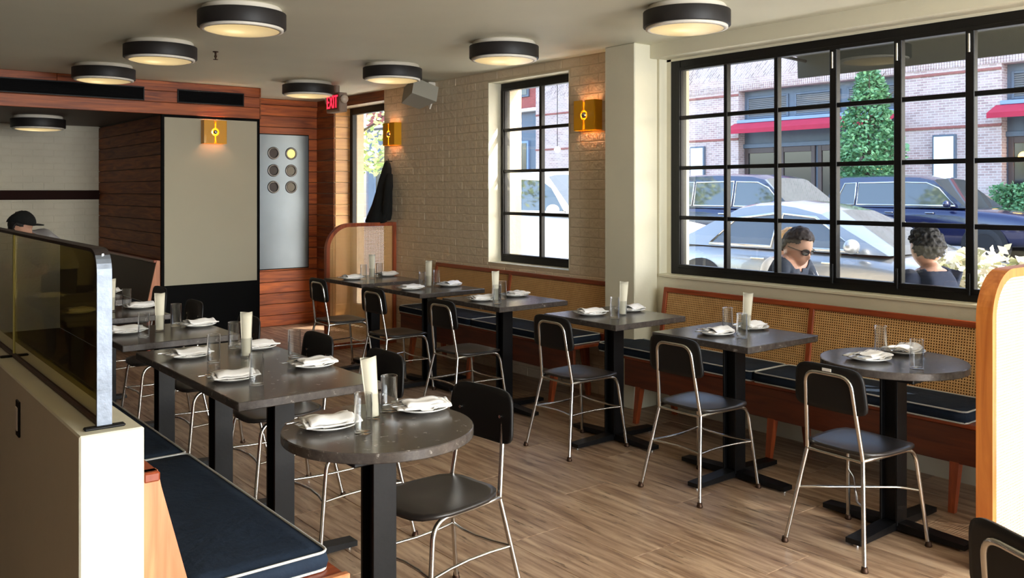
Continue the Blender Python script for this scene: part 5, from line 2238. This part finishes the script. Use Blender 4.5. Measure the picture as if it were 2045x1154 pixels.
def figure(name, label, loc, rotz, J, E, Mhead, hs, matfn, mats, group=None, vox=.008, hands=()):
    """J: dict name->(pos, radius); E: edges"""
    t = thing(name, label, 'person', loc, rotz, group)
    names = list(J)
    # fingers
    for (hname, dirv, upv) in hands:
        hp = Vector(J[hname][0])
        d, up = Vector(dirv).normalized(), Vector(upv).normalized()
        side = d.cross(up)
        for k, (off, ln) in enumerate(((-.030, .062), (-.010, .075), (.011, .078), (.031, .068))):
            b0 = hp + side * off * .8 + d * .02
            p1 = hp + side * off + d * .055
            p2 = p1 + d * ln * .5 - up * .008
            p3 = p1 + d * ln * .85 - up * .028
            ids = []
            for q, (pp_, rr) in enumerate(((b0, .012), (p1, .0095), (p2, .0085), (p3, .007))):
                nm = '%s_f%d_%d' % (hname, k, q)
                J[nm] = (tuple(pp_), rr)
                ids.append(nm)
            E += [(hname, ids[0])] + list(zip(ids[:-1], ids[1:]))
        th = [hp - side * .030, hp - side * .055 + d * .03 - up * .008, hp - side * .05 + d * .058 - up * .018]
        ids = []
        for q, (pp_, rr) in enumerate(zip(th, (.012, .010, .009))):
            nm = '%s_t_%d' % (hname, q)
            J[nm] = (tuple(pp_), rr)
            ids.append(nm)
        E += [(hname, ids[0])] + list(zip(ids[:-1], ids[1:]))
    names = list(J)
    idx = {n_: i for i, n_ in enumerate(names)}
    me = bpy.data.meshes.new('skel')
    me.from_pydata([J[n_][0] for n_ in names], [(idx[a], idx[b_]) for a, b_ in E], [])
    o = bpy.data.objects.new('skel', me)
    COL.objects.link(o)
    sk = o.modifiers.new('skin', 'SKIN')
    sk.use_smooth_shade = True
    lay = me.skin_vertices[0] if me.skin_vertices else None
    if lay is None:
        bm = bmesh.new()
        bm.from_mesh(me)
        bm.verts.layers.skin.verify()
        bm.to_mesh(me)
        bm.free()
        lay = me.skin_vertices[0]
    for i, n_ in enumerate(names):
        r_ = J[n_][1]
        r2 = r_ if isinstance(r_, (tuple, list)) else (r_, r_)
        lay.data[i].radius = r2
        lay.data[i].use_root = (i == 0)
    ss = o.modifiers.new('sub', 'SUBSURF')
    ss.levels = 2
    ss.render_levels = 2
    m1 = bake(o)
    hb = MB()
    head_mesh(hb, Mhead, hs)
    m2 = hb.mesh('head', M_skin)
    bm = bmesh.new()
    bm.from_mesh(m1)
    bmesh.ops.holes_fill(bm, edges=[e for e in bm.edges if len(e.link_faces) == 1], sides=0)
    bmesh.ops.recalc_face_normals(bm, faces=bm.faces)
    bm.from_mesh(m2)
    bmesh.ops.remove_doubles(bm, verts=bm.verts, dist=1e-5)
    m3 = bpy.data.meshes.new('raw')
    bm.to_mesh(m3)
    bm.free()
    bpy.data.objects.remove(o)
    o = bpy.data.objects.new('raw', m3)
    COL.objects.link(o)
    rm = o.modifiers.new('remesh', 'REMESH')
    rm.mode = 'VOXEL'
    rm.voxel_size = vox
    rm.use_smooth_shade = True
    sm = o.modifiers.new('smooth', 'SMOOTH')
    sm.factor = .5
    sm.iterations = 3
    m4 = bake(o)
    bpy.data.objects.remove(o)
    m4.materials.clear()
    for m in mats:
        m4.materials.append(m)
    regions = {}
    for p in m4.polygons:
        p.use_smooth = True
        mi, reg = matfn(p.center)
        p.material_index = mi
        if reg:
            regions.setdefault(reg, []).append(p.index)
    m4.name = 'body'
    body = obj('body', m4, t)
    return t, m4, regions


def shell(name, me, polys, off, mat_, parent, jitter=0.0, seed=0):
    vs, fs, mp = [], [], {}
    for pi in polys:
        p = me.polygons[pi]
        f = []
        for vi in p.vertices:
            if vi not in mp:
                v = me.vertices[vi]
                mp[vi] = len(vs)
                j = noise.noise(v.co * 55 + Vector((seed, 0, 0))) * jitter
                vs.append(v.co + v.normal * (off + j))
            f.append(mp[vi])
        fs.append(tuple(f))
    mb = MB().add(vs, fs, True)
    o = mb.build(name, mat_, parent, fix=False)
    so = o.modifiers.new('solid', 'SOLIDIFY')
    so.thickness = off * .9
    so.offset = -1
    return o


def seated(lean=.12, headpos=(.20, 0, 1.165), up=0.0):
    hx, hy, hz = headpos
    J = {
        'pelvis': ((0, 0, .50), (.125, .15)), 'waist': ((.03 + lean * .2, 0, .66), (.105, .135)), 'chest': ((.06 + lean * .6, 0, .86), (.115, .16)),
        'upper': ((.07 + lean * .85, 0, .96 + up), (.09, .13)), 'neck': ((hx - .07, 0, hz - .135), (.052, .052)), 'neck2': ((hx - .035, 0, hz - .08), (.050, .050)),
    }
    E = [('pelvis', 'waist'), ('waist', 'chest'), ('chest', 'upper'), ('upper', 'neck'), ('neck', 'neck2')]
    for s, nm in ((1, 'l'), (-1, 'r')):
        J['sh' + nm] = ((.07 + lean * .85, s * .17, .965 + up), .058)
        J['el' + nm] = ((.14 + lean, s * .23, .77), .042)
        J['wr' + nm] = ((.30 + lean, s * .10, .775), .027)
        J['ha' + nm] = ((.35 + lean, s * .08, .775), (.016, .034))
        J['hp' + nm] = ((.04, s * .10, .49), .088)
        J['kn' + nm] = ((.44, s * .13, .50), .058)
        J['an' + nm] = ((.38, s * .13, .09), .036)
        J['to' + nm] = ((.54, s * .14, .035), .034)
        E += [('upper', 'sh' + nm), ('sh' + nm, 'el' + nm), ('el' + nm, 'wr' + nm), ('wr' + nm, 'ha' + nm), ('pelvis', 'hp' + nm), ('hp' + nm, 'kn' + nm), ('kn' + nm, 'an' + nm), ('an' + nm, 'to' + nm)]
    return J, E


def make_man(label, loc, rotz, headpos, yaw, pitch, hairmat, shirtmat, style, sunglasses=False, lean=.12, scale=1.0, skin=None, up=.0):
    skin = skin or M_skin
    J, E = seated(lean, headpos, up)
    Mh = Matrix.Translation(headpos) @ Matrix.Rotation(yaw, 4, 'Z') @ Matrix.Rotation(pitch, 4, 'Y')
    Mi = Mh.inverted()
    neckz = headpos[2] - .165

    def matfn(c):
        h = Mi @ Vector(c)
        h = h / 1.13
        if c[2] > headpos[2] - .15 and h.length < .148:
            hz_ = h.z / .12
            bx = h.x / .098
            # hair region
            lim = .42 + .25 * max(0, bx) ** 2 - 1.15 * max(0, -bx) - (.10 if abs(h.y) > .05 else 0)
            if style == 'long':
                lim -= .3
            hairy = (hz_ > lim) and not (bx > .45 and hz_ < .62) and not (abs(h.y) > .068 and hz_ < .22 and -.3 < bx < .15)
            return 0, ('hair' if hairy else None)
        if c[2] < .58 and c[0] < .6 and not (c[2] > .5 and abs(c[1]) < .3 and c[0] < .02):
            if c[2] < .07:
                return 2, 'shoe'
            return 1, 'trousers'
        arm = c[0] > .20 + lean and c[2] < .83
        if arm and c[2] > .6:
            return 0, None
        uz = .96 + up
        dn = math.hypot(c[0] - (headpos[0] - .085), c[1])
        front = max(0, c[0] - (headpos[0] - .11))
        if c[0] < headpos[0] - .085 and c[2] < uz + .055:
            return 0, 'shirt'
        if c[2] < uz + .14 and (c[2] < uz + .0 - .35 * front or dn > .078 + (.03 if front > .02 and abs(c[1]) < .05 else 0)) and h.length > .125:
            return 0, 'shirt'
        return 0, None
    t, me, reg = figure('person', label, loc, rotz, J, E, Mh, 1.13, matfn, [skin, M_trouser, M_tyre], None, .0065,
                        hands=(('hal', (1, -.3, 0), (0, 0, 1)), ('har', (1, .3, 0), (0, 0, 1))))
    if 'shirt' in reg:
        shell('shirt', me, reg['shirt'], .008, shirtmat, t)
    if 'hair' in reg:
        shell('hair', me, reg['hair'], .016, hairmat, t, .020 if style == 'curly' else .007, 3)
    if sunglasses:
        g = MB()
        for s in (-1, 1):
            pts = [Mh @ (1.13 * Vector((.097 - .10 * (abs(s * .033 + .026 * math.cos(a)) / .075) ** 2 * .35, s * .033 + .025 * math.cos(a), .006 + .019 * math.sin(a)))) for a in [2 * PI * k / 16 for k in range(16)]]
            g.add(pts, [tuple(range(16))], False)
            g.add([p + (Mh.to_3x3() @ Vector((.003, 0, 0))) for p in pts], [tuple(range(16))], False)
            g.tube(pts, .0028, 6, closed=True)
            g.tube([Mh @ (1.13 * Vector(q_)) for q_ in ((.088, s * .060, .012), (.04, s * .080, .010), (-.012, s * .082, .004))], .0028, 6)
        g.tube([Mh @ (1.13 * Vector((.104, -.010, .012))), Mh @ (1.13 * Vector((.106, .010, .012)))], .003, 6)
        g.build('sunglasses', M_shades, t)
    else:
        e = MB()
        for s in (-1, 1):
            e.sphere(Mh @ (1.13 * Vector((.083, s * .030, .004))), .009, 10, 8)
        e.build('eyes', M_eye, t)
    t.scale = (scale, scale, scale)
    return t


M_trouser = plain('dark_trousers', srgb(38, 42, 54), .85)
M_shades = plain('sunglass_black', srgb(16, 16, 18), .15)
M_eye = plain('eye', srgb(40, 30, 26), .3)
M_hairdark = plain('dark_brown_hair', srgb(40, 28, 24), .7, var=.25, scale=60, bump=.4, bscale=140)
M_hairblack = plain('black_hair', srgb(26, 24, 24), .65, var=.25, scale=60, bump=.6, bscale=120)
M_hairblond = plain('blond_hair', srgb(214, 168, 110), .6, var=.2, scale=60)
M_tee = plain('slate_tee', srgb(52, 60, 74), .9)
M_navyt = plain('navy_tee', srgb(28, 38, 60), .9)
M_whitet = plain('white_shirt', srgb(236, 232, 226), .9)
M_greyt = plain('light_grey_shirt', srgb(168, 168, 172), .9)

YAW_A = math.atan2(-.957, .286)
make_man('seated man in sunglasses and dark v-neck tee outside the big window, looking down', (5.37, 3.91, 0), -PI / 2 + .10, (.30, 0, 1.165), -.16, math.radians(22), M_hairdark, M_tee, 'short', True, .22, 1.0, up=.075)
stool('black stool under the seated man in sunglasses', 5.37, 3.91)
make_man('seated man with short curly black hair and navy tee, back of head to the window', (5.36, 2.54, 0), 1.22, (.19, 0, 1.205), -.38, math.radians(4), M_hairblack, M_navyt, 'curly', False, .12, 1.0, up=.05)
stool('black stool under the man with curly black hair', 5.36, 2.54)
make_man('blond person in a white shirt seated behind the man in sunglasses', (6.15, 4.35, 0), -PI / 2 - .4, (.24, 0, 1.12), 0, math.radians(15), M_hairblond, M_whitet, 'long', False, .16, 1.0)
stool('black stool under the blond person in white', 6.15, 4.35)


# ---- the man in a cap behind the smoked glass, standing bent forward
def cap_man():
    hp = (.40, 0, 1.255)
    J = {'pelvis': ((0, 0, .92), (.125, .16)), 'waist': ((.12, 0, 1.02), (.115, .15)), 'chest': ((.24, 0, 1.07), (.125, .175)), 'upper': ((.29, 0, 1.10), (.10, .15)),
         'neck': ((.34, 0, 1.15), .055), 'neck2': ((.37, 0, 1.20), .052)}
    E = [('pelvis', 'waist'), ('waist', 'chest'), ('chest', 'upper'), ('upper', 'neck'), ('neck', 'neck2')]
    for s, nm in ((1, 'l'), (-1, 'r')):
        J['sh' + nm] = ((.29, s * .18, 1.08), .06)
        J['el' + nm] = ((.38, s * .22, .87), .042)
        J['wr' + nm] = ((.50, s * .14, .84), .028)
        J['ha' + nm] = ((.56, s * .12, .83), (.016, .034))
        J['hp' + nm] = ((.0, s * .09, .88), .10)
        J['kn' + nm] = ((.02, s * .11, .50), .06)
        J['an' + nm] = ((-.03, s * .12, .09), .038)
        J['to' + nm] = ((.12, s * .13, .035), .035)
        E += [('upper', 'sh' + nm), ('sh' + nm, 'el' + nm), ('el' + nm, 'wr' + nm), ('wr' + nm, 'ha' + nm), ('pelvis', 'hp' + nm), ('hp' + nm, 'kn' + nm), ('kn' + nm, 'an' + nm), ('an' + nm, 'to' + nm)]
    Mh = Matrix.Translation(hp) @ Matrix.Rotation(1.9, 4, 'Z') @ Matrix.Rotation(math.radians(18), 4, 'Y')
    Mi = Mh.inverted()

    def matfn(c):
        h = Mi @ Vector(c)
        if h.length < .17 and c[0] > .30 and h.z > -.13:
            return 0, ('hair' if (h.z > .01 and h.x < .05) or (h.z > -.10 and h.x < -.005) else None)
        if c[2] < .86 and c[0] < .25:
            return (2, 'shoe') if c[2] < .07 else (1, 'trousers')
        if c[2] < .93 and c[0] > .36:
            return 0, None
        return 0, 'shirt'
    t, me, reg = figure('person', 'person in a black cap and light grey shirt bent forward behind the smoked glass', (1.78, 8.80, 0), PI + .55, J, E, Mh, 1.0, matfn, [M_skin, M_trouser, M_tyre], None, .008,
                        hands=(('hal', (1, 0, -.2), (0, 0, 1)), ('har', (1, 0, -.2), (0, 0, 1))))
    shell('shirt', me, reg['shirt'], .012, M_greyt, t)
    if 'hair' in reg:
        shell('hair', me, reg['hair'], .014, M_hairblack, t, .006)
    c = MB()
    c.sphere((0, 0, 0), 1, 28, 14, fn=lambda p, d: Mh @ Vector((d.x * .118 - .008, d.y * .096, .036 + .10 * min(0, d.x) * .4 + max(0, d.z) * .100)))
    c.build('cap', M_coat, t)
    b = MB()
    pts = [Mh @ Vector((.085 + .095 * math.cos(a) * (1 if True else 0), .082 * math.sin(a), .040 + .02 * math.cos(a))) for a in [(-PI / 2 + PI * k / 12) for k in range(13)]]
    b.add(pts + [p + Vector((0, 0, .006)) for p in pts], [tuple(range(13)), tuple(range(25, 12, -1))] + [(k, (k + 1) % 13, 13 + (k + 1) % 13, 13 + k) for k in range(13)], False)
    b.build('cap_brim', M_coat, t)
    return t


cap_man()

ec = thing('entrance_sun_blocker', 'added slab above the view that shades the entrance glazing from sun', 'canopy', (0, 0, 0))  # unseen slab with rods, added to keep sun off the entrance glazing
MB().bbox((5.12, 6.3, 2.86), (6.75, 9.6, 2.93), .01).build('slab', M_olive, ec)
for y in (6.5, 9.4):
    MB().tube([(5.12, y, 3.5), (6.6, y, 2.93)], .012, 8).build('tie_rod', M_blackmetal, ec)
